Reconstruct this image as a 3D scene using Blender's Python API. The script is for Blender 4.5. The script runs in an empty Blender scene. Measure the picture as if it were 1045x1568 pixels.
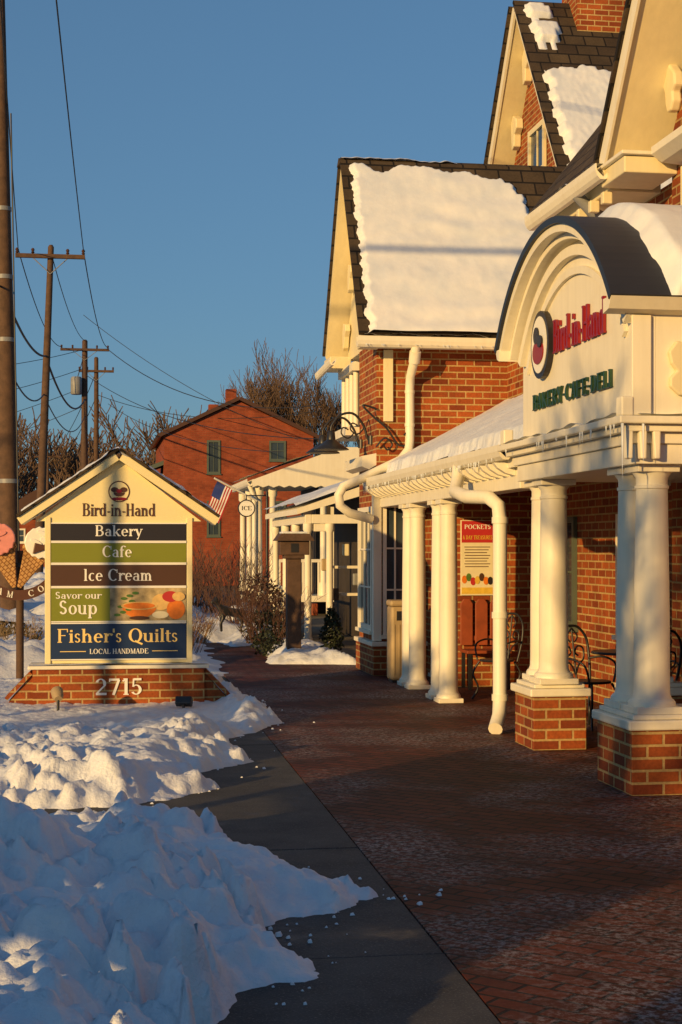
import bpy, bmesh, math, random
import numpy as np
from mathutils import Vector, noise, Matrix
random.seed(7)
R=math.radians
scene=bpy.context.scene
COL=scene.collection
# ---------------------------------------------------------------- world / sun / camera
SUN_EL=10.0
w=bpy.data.worlds.new("World"); scene.world=w; w.use_nodes=True
nt=w.node_tree; bg=nt.nodes["Background"]
sky=nt.nodes.new("ShaderNodeTexSky"); sky.sky_type='NISHITA'; sky.sun_disc=False
sky.sun_elevation=R(SUN_EL); sky.sun_rotation=R(225); sky.air_density=1.0; sky.dust_density=0.7; sky.ozone_density=2.2
gm=nt.nodes.new("ShaderNodeGamma"); gm.inputs[1].default_value=.58
tn=nt.nodes.new("ShaderNodeMix"); tn.data_type='RGBA'; tn.blend_type='MULTIPLY'; tn.inputs[0].default_value=1; tn.inputs[7].default_value=(.64,1.02,1.40,1)
nt.links.new(sky.outputs[0],gm.inputs[0]); nt.links.new(gm.outputs[0],tn.inputs[6]); nt.links.new(tn.outputs[2],bg.inputs[0]); bg.inputs[1].default_value=0.128
sl=bpy.data.lights.new("sun","SUN"); sl.energy=5.0; sl.angle=R(0.5); sl.color=(1.0,0.62,0.22)
so=bpy.data.objects.new("sun",sl); COL.objects.link(so)
az=R(45); d=Vector((math.sin(az)*math.cos(R(SUN_EL)),math.cos(az)*math.cos(R(SUN_EL)),-math.sin(R(SUN_EL))))
so.rotation_euler=d.to_track_quat('-Z','Y').to_euler()
cam=bpy.data.cameras.new("camera"); co=bpy.data.objects.new("camera",cam); COL.objects.link(co); scene.camera=co
co.location=(0,0,1.75); co.rotation_euler=(R(90),0,R(-8.98))
cam.sensor_fit='VERTICAL'; cam.sensor_height=36; cam.lens=55.1; cam.shift_y=0.0338; cam.clip_end=3000
scene.view_settings.view_transform='Standard'; scene.view_settings.look='None'; scene.view_settings.exposure=0

# ---------------------------------------------------------------- materials
def base_mat(name):
    m=bpy.data.materials.new(name); m.use_nodes=True
    return m,m.node_tree,m.node_tree.nodes["Principled BSDF"]
def mix(nt,a,b,fac=None,mode='MIX'):
    n=nt.nodes.new("ShaderNodeMix"); n.data_type='RGBA'; n.blend_type=mode
    for sock,v in ((n.inputs[6],a),(n.inputs[7],b),(n.inputs[0],fac)):
        if v is None: continue
        if hasattr(v,'is_output'): nt.links.new(v,sock)
        elif isinstance(v,(int,float)): sock.default_value=v
        else: sock.default_value=(*v,1)
    return n.outputs[2]
def noi(nt,scale,vec=None,detail=4,rough=.6):
    n=nt.nodes.new("ShaderNodeTexNoise"); n.inputs["Scale"].default_value=scale; n.inputs["Detail"].default_value=detail; n.inputs["Roughness"].default_value=rough
    if vec is None:
        g=nt.nodes.new("ShaderNodeNewGeometry"); vec=g.outputs["Position"]
    nt.links.new(vec,n.inputs["Vector"]); return n.outputs["Fac"]
def ramp(nt,fac,lo,hi,a=0.0,b=1.0):
    n=nt.nodes.new("ShaderNodeMapRange"); n.inputs[1].default_value=lo; n.inputs[2].default_value=hi; n.inputs[3].default_value=a; n.inputs[4].default_value=b
    nt.links.new(fac,n.inputs[0]); return n.outputs[0]
def bump(nt,b,h,strength,dist=.02,prev=None):
    n=nt.nodes.new("ShaderNodeBump"); n.inputs["Strength"].default_value=strength; n.inputs["Distance"].default_value=dist
    nt.links.new(h,n.inputs["Height"])
    if prev: nt.links.new(prev,n.inputs["Normal"])
    nt.links.new(n.outputs[0],b.inputs["Normal"]); return n.outputs[0]
def M(name,col,rough=.6,var=.25,vs=4,bs=0,bstr=.3,metal=0):
    m,nt,b=base_mat(name)
    f=noi(nt,vs); f=ramp(nt,f,.3,.7)
    dark=tuple(c*(1-var) for c in col)
    nt.links.new(mix(nt,dark,col,f),b.inputs["Base Color"])
    b.inputs["Roughness"].default_value=rough; b.inputs["Metallic"].default_value=metal
    if bs: bump(nt,b,noi(nt,bs),bstr,.01)
    return m
def paint(name,col):
    """exterior paint with faint streaks and grime low down"""
    m,nt,b=base_mat(name)
    g=nt.nodes.new("ShaderNodeNewGeometry"); mp=nt.nodes.new("ShaderNodeMapping"); mp.inputs["Scale"].default_value=(14,14,1.1); nt.links.new(g.outputs["Position"],mp.inputs[0])
    f=ramp(nt,noi(nt,1,mp.outputs[0],5,.6),.35,.75,0,.25); c=mix(nt,col,tuple(k*.62 for k in col),f)
    f2=ramp(nt,noi(nt,2.2,detail=6),.52,.75,0,.32); c=mix(nt,c,(col[0]*.75,col[1]*.68,col[2]*.55),f2)
    nt.links.new(c,b.inputs["Base Color"]); b.inputs["Roughness"].default_value=.5; bump(nt,b,noi(nt,45),.12,.006); return m
def brick(name,c1,c2,mortar,bw,rh,ms,mode='auto',rot=0,rough=.85,bstr=.6,extra=None,spec=.3):
    m,nt,b=base_mat(name)
    g=nt.nodes.new("ShaderNodeNewGeometry"); sp=nt.nodes.new("ShaderNodeSeparateXYZ"); nt.links.new(g.outputs["Position"],sp.inputs[0])
    cb=nt.nodes.new("ShaderNodeCombineXYZ")
    if mode=='auto':
        sn=nt.nodes.new("ShaderNodeSeparateXYZ"); nt.links.new(g.outputs["True Normal"],sn.inputs[0])
        def ab(o):
            n=nt.nodes.new("ShaderNodeMath"); n.operation='ABSOLUTE'; nt.links.new(o,n.inputs[0])
            r=nt.nodes.new("ShaderNodeMath"); r.operation='ROUND'; nt.links.new(n.outputs[0],r.inputs[0]); return r.outputs[0]
        def mul(a,c):
            n=nt.nodes.new("ShaderNodeMath"); n.operation='MULTIPLY'; nt.links.new(a,n.inputs[0]); nt.links.new(c,n.inputs[1]); return n.outputs[0]
        def add(a,c):
            n=nt.nodes.new("ShaderNodeMath"); n.operation='ADD'; nt.links.new(a,n.inputs[0]); nt.links.new(c,n.inputs[1]); return n.outputs[0]
        ax,ay,az_=ab(sn.outputs[0]),ab(sn.outputs[1]),ab(sn.outputs[2])
        u=add(add(mul(sp.outputs[0],ay),mul(sp.outputs[1],ax)),mul(sp.outputs[0],az_))
        v=add(sp.outputs[2],mul(sp.outputs[1],az_))
        nt.links.new(u,cb.inputs[0]); nt.links.new(v,cb.inputs[1])
    else:
        i={'x':0,'y':1,'z':2}
        nt.links.new(sp.outputs[i[mode[0]]],cb.inputs[0]); nt.links.new(sp.outputs[i[mode[1]]],cb.inputs[1])
    vec=cb.outputs[0]
    if rot:
        mp=nt.nodes.new("ShaderNodeMapping"); mp.inputs["Rotation"].default_value=(0,0,rot); nt.links.new(vec,mp.inputs[0]); vec=mp.outputs[0]
    t=nt.nodes.new("ShaderNodeTexBrick"); t.inputs["Scale"].default_value=1; t.inputs["Brick Width"].default_value=bw; t.inputs["Row Height"].default_value=rh
    t.inputs["Mortar Size"].default_value=ms; t.inputs["Mortar Smooth"].default_value=.3; t.inputs["Bias"].default_value=-.1
    t.inputs["Color1"].default_value=(*c1,1); t.inputs["Color2"].default_value=(*c2,1); t.inputs["Mortar"].default_value=(*mortar,1)
    nt.links.new(vec,t.inputs["Vector"])
    f=ramp(nt,noi(nt,1.7,detail=6),.3,.7,.62,1.1)
    cc=nt.nodes.new("ShaderNodeCombineColor")
    for k in range(3): nt.links.new(f,cc.inputs[k])
    col=mix(nt,t.outputs["Color"],cc.outputs[0],1.0,'MULTIPLY')
    f2=ramp(nt,noi(nt,38,detail=3),.3,.75,.75,1.15); c2_=nt.nodes.new("ShaderNodeCombineColor")
    for k in range(3): nt.links.new(f2,c2_.inputs[k])
    col=mix(nt,col,c2_.outputs[0],1.0,'MULTIPLY')
    if extra: col=extra(nt,col)
    nt.links.new(col,b.inputs["Base Color"]); b.inputs["Roughness"].default_value=rough; b.inputs["Specular IOR Level"].default_value=spec
    inv=nt.nodes.new("ShaderNodeMath"); inv.operation='SUBTRACT'; inv.inputs[0].default_value=1; nt.links.new(t.outputs["Fac"],inv.inputs[1])
    p=bump(nt,b,inv.outputs[0],bstr,.01); bump(nt,b,noi(nt,60),.25,.005,p)
    return m
mBrick=brick("red_brick",(.40,.095,.02),(.20,.038,.012),(.50,.34,.14),.24,.088,.011)
mBrickFar=brick("old_red_brick",(.34,.075,.03),(.25,.05,.022),(.30,.10,.05),.24,.09,.008)
mShing=brick("shingle",(.085,.06,.035),(.045,.03,.02),(.012,.009,.007),.34,.2,.014,mode='xz',bstr=1)
mShingY=brick("shingle_side",(.085,.06,.035),(.05,.035,.022),(.015,.011,.008),.34,.2,.012,mode='yz',bstr=1)
def salt(nt,col):
    f=ramp(nt,noi(nt,.62,detail=5,rough=.65),.44,.62); g=ramp(nt,noi(nt,26,detail=4,rough=.75),.47,.60)
    m=nt.nodes.new("ShaderNodeMath"); m.operation='MULTIPLY'; nt.links.new(f,m.inputs[0]); nt.links.new(g,m.inputs[1])
    k=nt.nodes.new("ShaderNodeMath"); k.operation='MULTIPLY'; nt.links.new(m.outputs[0],k.inputs[0]); k.inputs[1].default_value=.72
    return mix(nt,col,(.42,.39,.37),k.outputs[0])
mPave=brick("brick_paving",(.16,.034,.014),(.08,.020,.011),(.020,.012,.010),.22,.11,.010,mode='xy',rot=R(45),rough=.7,bstr=1.0,extra=salt,spec=.2)
def concrete():
    m,nt,b=base_mat("wet_concrete")
    f=ramp(nt,noi(nt,2.2,detail=8,rough=.7),.3,.7); c=mix(nt,(.03,.03,.03),(.085,.08,.072),f)
    g=ramp(nt,noi(nt,90,detail=2),.55,.75); c=mix(nt,c,(.16,.15,.13),g)
    h=ramp(nt,noi(nt,.8,detail=6,rough=.7),.55,.7); c=mix(nt,c,(.022,.022,.024),h)
    nt.links.new(c,b.inputs["Base Color"]); nt.links.new(ramp(nt,h,0,1,.75,.35),b.inputs["Roughness"]); b.inputs["Specular IOR Level"].default_value=.3; bump(nt,b,noi(nt,70),.4,.005); return m
mConc=concrete()
def snowmat(name,dirt=.0,b1=.5):
    m,nt,b=base_mat(name)
    c=mix(nt,(.64,.69,.76),(.80,.81,.82),ramp(nt,noi(nt,3),.3,.7))
    if dirt:
        f=ramp(nt,noi(nt,30,detail=6,rough=.75),.64,.73,0,dirt); c=mix(nt,c,(.09,.06,.04),f)
        f=ramp(nt,noi(nt,1.1,detail=6,rough=.6),.6,.8,0,.35*min(1,dirt*2)); c=mix(nt,c,(.35,.30,.25),f)
    nt.links.new(c,b.inputs["Base Color"]); b.inputs["Roughness"].default_value=.55
    p=bump(nt,b,noi(nt,14,detail=6),b1,.03); bump(nt,b,noi(nt,120,detail=2),.3*b1/.5,.006,p); return m
mSnow=snowmat("snow",.35,.6); mSnowR=snowmat("roof_snow_white",0,.12); mSnowD=snowmat("trampled_snow",.8)
mWhite=paint("white_paint",(.80,.75,.60))
mCream=paint("cream_paint",(.76,.67,.42))
mSignCream=M("sign_cream",(.80,.70,.38),.45,.04,2)
mNavyRoof=M("dark_roof_membrane",(.022,.027,.042),.5,.2,3)
mBlack=M("black_iron",(.02,.02,.022),.4,.2,6)
mGlass=M("window_glass",(.05,.07,.09),.08,.4,1.5)
mWoodPole=M("weathered_pole_wood",(.12,.065,.035),.85,.5,6,30,.6)
mWoodDark=M("dark_wood",(.10,.055,.035),.8,.4,8,30,.5)
mTan=M("tan_plastic",(.42,.31,.16),.55,.2,5)
mBark=M("bark",(.16,.10,.065),.9,.4,6,20,.4)
mTwig=M("twigs",(.13,.06,.04),.9,.5,9)
mStraw=M("dry_grass",(.38,.25,.11),.9,.5,9)
mEver=M("evergreen_leaf",(.035,.045,.018),.8,.5,9)
mWire=M("wire_black",(.02,.02,.02),.6,.1,1)
mGround=M("winter_ground",(.16,.13,.09),.95,.5,.6,12,.5)
mRed=M("red_letters",(.25,.008,.012),.4,.1,4); mFlagR=M("flag_red",(.45,.02,.02),.6,.1,4); mGreenL=M("green_letters",(.015,.055,.025),.4,.1,4)
mGold=M("gold_letters",(.85,.62,.22),.4,.05,4); mLetW=M("white_letters",(.85,.83,.74),.4,.05,4); mLetDk=M("dark_letters",(.09,.03,.012),.5,.1,4)
mPBlack=M("panel_black",(.022,.018,.02),.4,.1,2); mPGreen=M("panel_green",(.20,.22,.015),.4,.06,2); mPBrown=M("panel_brown",(.08,.035,.014),.4,.1,2)
mPNavy=M("panel_navy",(.012,.032,.09),.4,.08,2)
mOrange=M("soup_orange",(.75,.20,.015),.4,.25,20); mBread=M("bread",(.75,.48,.16),.6,.3,16); mPink=M("ice_cream_pink",(.75,.28,.24),.5,.2,14)
mRust=M("orange_stained_wood",(.30,.06,.015),.6,.3,7)
mWaffle=brick("waffle",(.66,.38,.15),(.58,.32,.11),(.30,.13,.04),.05,.05,.006,mode='xz',rot=R(45)); mGreenLeaf=M("leaf_green",(.10,.22,.03),.5,.4,18)
mPoster=M("poster_cream",(.75,.68,.45),.5,.1,10); mPY=M("poster_yellow",(.75,.50,.06),.5,.25,18); mTealTrim=M("grey_green_trim",(.085,.11,.085),.6,.2,4)
mBlue=M("flag_blue",(.03,.05,.2),.6,.1,4); mGreyM=M("galvanised",(.25,.26,.27),.5,.3,6)
mSiding=brick("white_siding",(.62,.58,.48),(.60,.56,.46),(.3,.28,.24),8,.14,.008,bstr=.6)
mDarkIn=M("dark_stained_boards",(.05,.038,.028),.8,.4,2)  # dark tone stands in for porch interior shade; also colours distant houses

# ---------------------------------------------------------------- helpers
def group(name,loc=(0,0,0),rotz=0):
    e=bpy.data.objects.new(name,None); COL.objects.link(e); e.location=loc; e.rotation_euler=(0,0,rotz); e.empty_display_size=.2; return e
def mesh(name,verts,faces,mat,parent=None,smooth=False,recalc=False):
    me=bpy.data.meshes.new(name); me.from_pydata([tuple(v) for v in verts],[],faces); me.update()
    if recalc:
        bm=bmesh.new(); bm.from_mesh(me); bmesh.ops.recalc_face_normals(bm,faces=bm.faces); bm.to_mesh(me); bm.free()
    if smooth:
        me.polygons.foreach_set("use_smooth",[True]*len(me.polygons))
    me.materials.append(mat); o=bpy.data.objects.new(name,me); COL.objects.link(o)
    if parent: o.parent=parent
    return o
def box(p,n,x0,x1,y0,y1,z0,z1,mat,bev=0):
    v=[(x,y,z) for x in(x0,x1) for y in(y0,y1) for z in(z0,z1)]
    f=[(0,1,3,2),(4,6,7,5),(0,4,5,1),(2,3,7,6),(0,2,6,4),(1,5,7,3)]
    o=mesh(n,v,f,mat,p,recalc=True)
    if bev:
        b=o.modifiers.new("b","BEVEL"); b.width=bev; b.segments=2
    return o
def prism(p,n,pts,ax,a0,a1,mat,bev=0,smooth=False):
    def mk(q,a):
        return {'x':(a,q[0],q[1]),'y':(q[0],a,q[1]),'z':(q[0],q[1],a)}[ax]
    k=len(pts); v=[mk(q,a0) for q in pts]+[mk(q,a1) for q in pts]
    f=[tuple(range(k)),tuple(range(2*k-1,k-1,-1))]+[(i,(i+1)%k,k+(i+1)%k,k+i) for i in range(k)]
    o=mesh(n,v,f,mat,p,recalc=True)
    if bev:
        b=o.modifiers.new("b","BEVEL"); b.width=bev; b.segments=2; b.limit_method='ANGLE'
    return o
def lathe(p,n,cx,cy,prof,mat,seg=28,smooth=True):
    v=[];f=[]
    for r,z in prof:
        for i in range(seg):
            a=2*math.pi*i/seg; v.append((cx+r*math.cos(a),cy+r*math.sin(a),z))
    for j in range(len(prof)-1):
        for i in range(seg):
            f.append((j*seg+i,j*seg+(i+1)%seg,(j+1)*seg+(i+1)%seg,(j+1)*seg+i))
    f.append(tuple(range(seg-1,-1,-1))); f.append(tuple(range((len(prof)-1)*seg,len(prof)*seg)))
    o=mesh(n,v,f,mat,p)
    if smooth:
        o.data.polygons.foreach_set("use_smooth",[len(q.vertices)==4 for q in o.data.polygons])
        try: o.data.set_sharp_from_angle(angle=R(40))
        except Exception: pass
    return o
def tube(p,n,pts,r,mat,res=3,rad=None,smoothp=False):
    c=bpy.data.curves.new(n,'CURVE'); c.dimensions='3D'; c.bevel_depth=r; c.bevel_resolution=res; c.use_fill_caps=True
    if smoothp and len(pts)>2:
        q=[Vector(a) for a in pts]; out=[]
        for i in range(len(q)-1):
            p0=q[max(i-1,0)];p1=q[i];p2=q[i+1];p3=q[min(i+2,len(q)-1)]
            for k in range(6):
                t=k/6; out.append(.5*((2*p1)+(p2-p0)*t+(2*p0-5*p1+4*p2-p3)*t*t+(3*p1-p0-3*p2+p3)*t**3))
        out.append(q[-1]); pts=out
    s=c.splines.new('POLY'); s.points.add(len(pts)-1)
    for i,a in enumerate(pts):
        s.points[i].co=(*a,1); s.points[i].radius=(rad[i] if rad else 1)
    s.use_smooth=True
    c.materials.append(mat); o=bpy.data.objects.new(n,c); COL.objects.link(o)
    if p: o.parent=p
    return o
def N(x,y,z=0): return noise.noise(Vector((x,y,z)))
def vor(x,y,z=0): return noise.voronoi(Vector((x,y,z)))[0][0]
def grid_snow(p,n,P,nu,nv,hf,mat):
    """P(i/nu,j/nv)->(base point, normal); hf(u,v,point)->height (neg = sinks under the surface)"""
    v=[];H=[]
    for j in range(nv+1):
        for i in range(nu+1):
            b,nn=P(i/nu,j/nv); h=hf(i/nu,j/nv,b); H.append(h); v.append(b+nn*max(h,-.06))
    f=[]
    for j in range(nv):
        for i in range(nu):
            a=j*(nu+1)+i; q=(a,a+1,a+nu+2,a+nu+1)
            if max(H[k] for k in q)>-.005: f.append(q)
    return mesh(n,v,f,mat,p,smooth=True)
def sdist(poly,x,y):
    best=1e9;inside=False;k=len(poly)
    for i in range(k):
        ax,ay=poly[i];bx,by=poly[(i+1)%k]
        dx,dy=bx-ax,by-ay;t=max(0,min(1,((x-ax)*dx+(y-ay)*dy)/(dx*dx+dy*dy)))
        dd=(x-ax-t*dx)**2+(y-ay-t*dy)**2
        if dd<best:best=dd
        if (ay>y)!=(by>y) and x<(bx-ax)*(y-ay)/(by-ay)+ax: inside=not inside
    return math.sqrt(best)*(1 if inside else -1)
def sm(t): t=max(0,min(1,t)); return t*t*(3-2*t)
def ground_snow(name,poly,x0,x1,y0,y1,res,Hh,wd,lump,z0,mat,seed=0,shape=None,parent=None,c0=.40):
    def P(u,v): return Vector((x0+(x1-x0)*u,y0+(y1-y0)*v,z0)),Vector((0,0,1))
    def hf(u,v,b):
        x,y=b.x,b.y
        dd=sdist(poly,x,y)
        if dd<-.35: return -.1
        dd+=.09*N(x*3,y*3,seed)+.05*N(x*9,y*9,seed+3)+.02*N(x*26,y*26,seed)
        if dd<0: return dd*1.2-.002
        e=sm(dd/wd)
        big=.62+.55*N(x*.9,y*.9,seed+5)+.35*N(x*2.3,y*2.3,seed+9)
        sh=shape(x,y) if shape else 1
        big*=sh
        h=Hh*e*max(.10,big)
        wx=x+.11*N(x*4,y*4,seed+20)+.04*N(x*11,y*11,seed+21); wy=y+.11*N(x*4,y*4,seed+30)+.04*N(x*11,y*11,seed+31)
        def chunk(s,k):
            q=vor(wx*s,wy*s,seed+k)/.66
            return max(0,1-q*q)
        l=chunk(2.6,1)*c0+chunk(5.0,2)*.30+chunk(9.5,7)*.16+chunk(19,8)*.065
        lm=.30+1.15*max(0,N(x*1.5,y*1.5,seed+11)+.35)
        return h+lump*l*lm*min(1,sh+.1)*min(1,dd/.07+.1)+.030*abs(N(x*7,y*7,seed+4))*e*sh+.012*N(x*20,y*20,seed)
    return grid_snow(parent,name,P,int((x1-x0)/res),int((y1-y0)/res),hf,mat)
# ------------- stroke font with serifs
def glyph(c):
    g=[]
    def l(x0,y0,x1,y1,w): g.append(('l',x0,y0,x1,y1,w))
    def a(cx,cy,rx,ry,a0,a1,T=.15,t=.06): g.append(('a',cx,cy,rx,ry,a0,a1,T,t))
    def s(x,y0,y1,top=1,bot=1,w=.15):
        l(x,y0,x,y1,w)
        if bot: l(x-.13,y0+.03,x+.13,y0+.03,.06)
        if top: l(x-.13,y1-.03,x+.08,y1-.03,.06)
    if c=='B': s(.15,0,1);l(.15,.97,.38,.97,.06);l(.15,.52,.4,.52,.06);l(.15,.03,.4,.03,.06);a(.36,.745,.26,.255,-90,90);a(.38,.275,.3,.275,-90,90);return g,.76
    if c=='i': s(.14,0,.66);l(.14,.77,.14,.92,.15);return g,.32
    if c=='r': s(.14,0,.66);a(.36,.42,.2,.24,50,170);l(.42,.5,.52,.62,.12);return g,.5
    if c=='d': a(.29,.33,.27,.34,0,360);s(.5,0,1);return g,.7
    if c=='-': l(.05,.33,.3,.33,.1);return g,.38
    if c in 'nh': s(.14,0,1 if c=='h' else .66);a(.34,.42,.21,.24,0,160);s(.5,0,.44,0);return g,.7
    if c=='m': s(.14,0,.66);a(.3,.42,.2,.24,0,160);s(.44,0,.44,0);a(.6,.42,.2,.24,0,160);s(.75,0,.44,0);return g,.95
    if c=='H': s(.15,0,1);s(.62,0,1);l(.15,.5,.62,.5,.07);return g,.82
    if c=='a': a(.27,.44,.22,.22,0,160);l(.42,0,.42,.46,.15);l(.42,.03,.54,.03,.06);a(.26,.2,.24,.2,0,360,.13);return g,.6
    if c=='k': s(.14,0,1);l(.2,.28,.5,.63,.07);l(.28,.38,.52,.03,.15);l(.42,.03,.66,.03,.06);l(.4,.63,.62,.63,.06);return g,.68
    if c=='e': a(.3,.33,.27,.34,0,315);l(.08,.36,.54,.36,.06);return g,.62
    if c=='y': l(.1,.64,.3,.02,.15);l(.5,.64,.22,-.26,.07);l(0,.63,.22,.63,.06);l(.4,.63,.6,.63,.06);l(.14,-.24,.25,-.24,.11);return g,.62
    if c=='C': a(.43,.5,.4,.51,45,315,.17);l(.72,.66,.72,.97,.06);return g,.82
    if c=='G': a(.43,.5,.4,.51,45,330,.17);l(.72,.05,.72,.45,.13);return g,.85
    if c=='f': s(.16,0,.8,0);a(.33,.78,.24,.22,30,180);l(.02,.62,.36,.62,.07);return g,.42
    if c=='I': s(.16,0,1);return g,.36
    if c=='c': a(.3,.33,.27,.34,50,310);return g,.55
    if c in 'Ss':
        k=1 if c=='S' else .66
        a(.28*k,.74*k,.24*k,.27*k,20,270,.12*k+.02,.1*k);a(.28*k,.27*k,.25*k,.27*k,-160,90,.12*k+.02,.1*k);return g,.6*k+.03
    if c=='v': l(.1,.64,.28,0,.14);l(.48,.64,.28,0,.06);l(0,.63,.2,.63,.06);l(.4,.63,.58,.63,.06);return g,.58
    if c=='o': a(.3,.33,.28,.34,0,360);return g,.62
    if c=='u': s(.14,.2,.66,1,0);a(.32,.22,.25,.22,180,360);s(.5,0,.66);return g,.7
    if c=='p': s(.14,-.3,.66);a(.36,.33,.26,.34,0,360);return g,.68
    if c in 'FE':
        s(.15,0,1);l(.15,.97,.62,.97,.06);l(.15,.52,.5,.52,.06);l(.61,.76,.61,1,.06)
        if c=='E': l(.15,.03,.64,.03,.06);l(.63,0,.63,.25,.06)
        return g,.7
    if c=="'": l(.1,.72,.1,1,.11);return g,.2
    if c in 'OQ':
        a(.43,.5,.41,.51,0,360,.17)
        if c=='Q': l(.4,.1,.85,-.16,.13)
        return g,.88
    if c=='l': s(.14,0,1);return g,.3
    if c=='t': l(.17,.08,.17,.85,.15);l(.02,.63,.36,.63,.06);a(.27,.13,.17,.14,180,320,.13);return g,.4
    if c=='L': s(.15,0,1);l(.15,.03,.6,.03,.06);l(.6,0,.6,.27,.06);return g,.66
    if c=='A': l(.08,0,.35,1,.06);l(.35,1,.62,0,.16);l(.18,.33,.52,.33,.06);l(0,.03,.2,.03,.06);l(.5,.03,.75,.03,.06);return g,.76
    if c=='D': s(.15,0,1);a(.3,.5,.44,.5,-90,90,.17);l(.15,.97,.3,.97,.06);l(.15,.03,.3,.03,.06);return g,.82
    if c=='N': s(.13,0,1,1,1,.07);s(.66,0,1,1,1,.07);l(.13,1,.66,0,.15);return g,.82
    if c=='M': s(.13,0,1,1,1,.07);s(.78,0,1);l(.15,1,.45,0,.14);l(.76,1,.45,0,.07);return g,.96
    if c=='K': s(.15,0,1);l(.22,.45,.6,.97,.07);l(.3,.55,.65,.03,.16);return g,.76
    if c=='R': s(.15,0,1);a(.36,.74,.27,.26,-90,90);l(.15,.97,.38,.97,.06);l(.15,.5,.38,.5,.06);l(.35,.5,.66,.03,.16);return g,.76
    if c=='Y': l(.08,1,.35,.45,.15);l(.62,1,.35,.45,.07);s(.35,0,.48,0);return g,.7
    if c=='U': s(.15,.25,1,1,0);a(.4,.28,.32,.29,180,360);s(.66,.25,1,1,0,.08);return g,.82
    if c=='T': s(.35,0,1,0);l(.05,.96,.65,.96,.07);l(.06,.78,.06,.98,.06);l(.64,.78,.64,.98,.06);return g,.7
    if c=='P': s(.15,0,1);a(.36,.72,.27,.28,-90,90);l(.15,.97,.38,.97,.06);l(.15,.46,.38,.46,.06);return g,.7
    if c=='&': a(.3,.73,.2,.25,0,360,.1);a(.3,.26,.28,.27,0,360,.12);l(.25,.6,.66,.0,.12);return g,.72
    if c=='.': l(.12,.42,.26,.42,.14);return g,.38
    if c=='2': a(.28,.7,.26,.3,-20,165,.14);l(.5,.62,.07,.08,.09);l(.04,.07,.56,.07,.14);return g,.64
    if c=='7': l(.05,.93,.55,.93,.13);l(.52,.92,.25,0,.13);l(.07,.8,.07,.98,.06);return g,.6
    if c=='1': s(.27,0,1);l(.1,.83,.27,.95,.08);return g,.5
    if c=='5': l(.14,.94,.52,.94,.13);l(.12,.52,.14,.98,.08);a(.26,.31,.27,.31,-150,140,.14);return g,.6
    return g,.34
def text(p,n,s,origin,U,V,width,cap,mat,depth=.004,center=True):
    """letters drawn on plane through origin (baseline), U right, V up"""
    U=Vector(U);V=Vector(V);W=U.cross(V); origin=Vector(origin)
    tot=sum(glyph(c)[1] for c in s); sx=width/tot; off=-width/2 if center else 0
    v=[];f=[];k=0
    def quadstrip(A,B):
        nonlocal k
        e=depth+.00035*(k%12); k+=1
        i0=len(v)
        for q in A+B:
            v.append(origin+U*(off+q[0]*sx)+V*(q[1]*cap)+W*e)
        for q in A+B:
            v.append(origin+U*(off+q[0]*sx)+V*(q[1]*cap))
        m=len(A);t=2*m
        for i in range(m-1):
            f.append((i0+i,i0+i+1,i0+m+i+1,i0+m+i))
            f.append((i0+i,i0+t+i,i0+t+i+1,i0+i+1)); f.append((i0+m+i,i0+m+i+1,i0+t+m+i+1,i0+t+m+i))
        f.append((i0,i0+m,i0+t+m,i0+t)); f.append((i0+m-1,i0+t+m-1,i0+t+2*m-1,i0+2*m-1))
    x=0
    for c in s:
        g,adv=glyph(c)
        for q in g:
            if q[0]=='l':
                _,x0,y0,x1,y1,w_=q; L=math.hypot(x1-x0,y1-y0); nx,ny=-(y1-y0)/L*w_/2,(x1-x0)/L*w_/2
                quadstrip([(x+x0+nx,y0+ny),(x+x1+nx,y1+ny)],[(x+x0-nx,y0-ny),(x+x1-nx,y1-ny)])
            else:
                _,cx,cy,rx,ry,a0,a1,T,t=q; m=max(5,int(abs(a1-a0)/18)); A=[];B=[]
                for i in range(m+1):
                    an=R(a0+(a1-a0)*i/m); A.append((x+cx+rx*math.cos(an),cy+ry*math.sin(an))); B.append((x+cx+(rx-T)*math.cos(an),cy+(ry-t)*math.sin(an)))
                quadstrip(A,B)
        x+=adv
    return mesh(n,v,f,mat,p,recalc=True)

# ---------------------------------------------------------------- bare trees, bushes
def branches(segs,p,dirv,L,r,lv,rng,minr,nb,spread,up=.12):
    p=Vector(p);dirv=dirv.normalized()
    k=3
    for i in range(k):
        dirv=(dirv+Vector((rng.uniform(-.16,.16),rng.uniform(-.16,.16),rng.uniform(-.05,.12)+up*.3))).normalized()
        q=p+dirv*L/k; r1=max(minr,r*.86)
        segs.append((p.copy(),q.copy(),r,r1)); p=q;r=r1
        if lv>0 and i>=(0 if lv<4 else 1):
            for b in range(nb if i==k-1 else max(1,nb-1)):
                a=rng.uniform(0,6.283); t=Vector((math.cos(a),math.sin(a),rng.uniform(-.1,.5)))
                nd=(dirv*(1-spread)+t*spread+Vector((0,0,up))).normalized()
                branches(segs,p,nd,L*rng.uniform(.58,.8),max(minr,r*rng.uniform(.5,.68)),lv-1,rng,minr,nb,spread,up)
def segmesh(name,segs,mat,parent=None,sides=4):
    v=[];f=[]
    for p,q,r0,r1 in segs:
        dd=(q-p)
        if dd.length<1e-6: continue
        dd.normalize(); a=dd.orthogonal().normalized(); b=dd.cross(a); i0=len(v)
        for c,r in((p,r0),(q,r1)):
            for i in range(sides):
                t=6.2832*i/sides; v.append(c+a*r*math.cos(t)+b*r*math.sin(t))
        for i in range(sides): f.append((i0+i,i0+(i+1)%sides,i0+sides+(i+1)%sides,i0+sides+i))
    return mesh(name,v,f,mat,parent,smooth=True)
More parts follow.
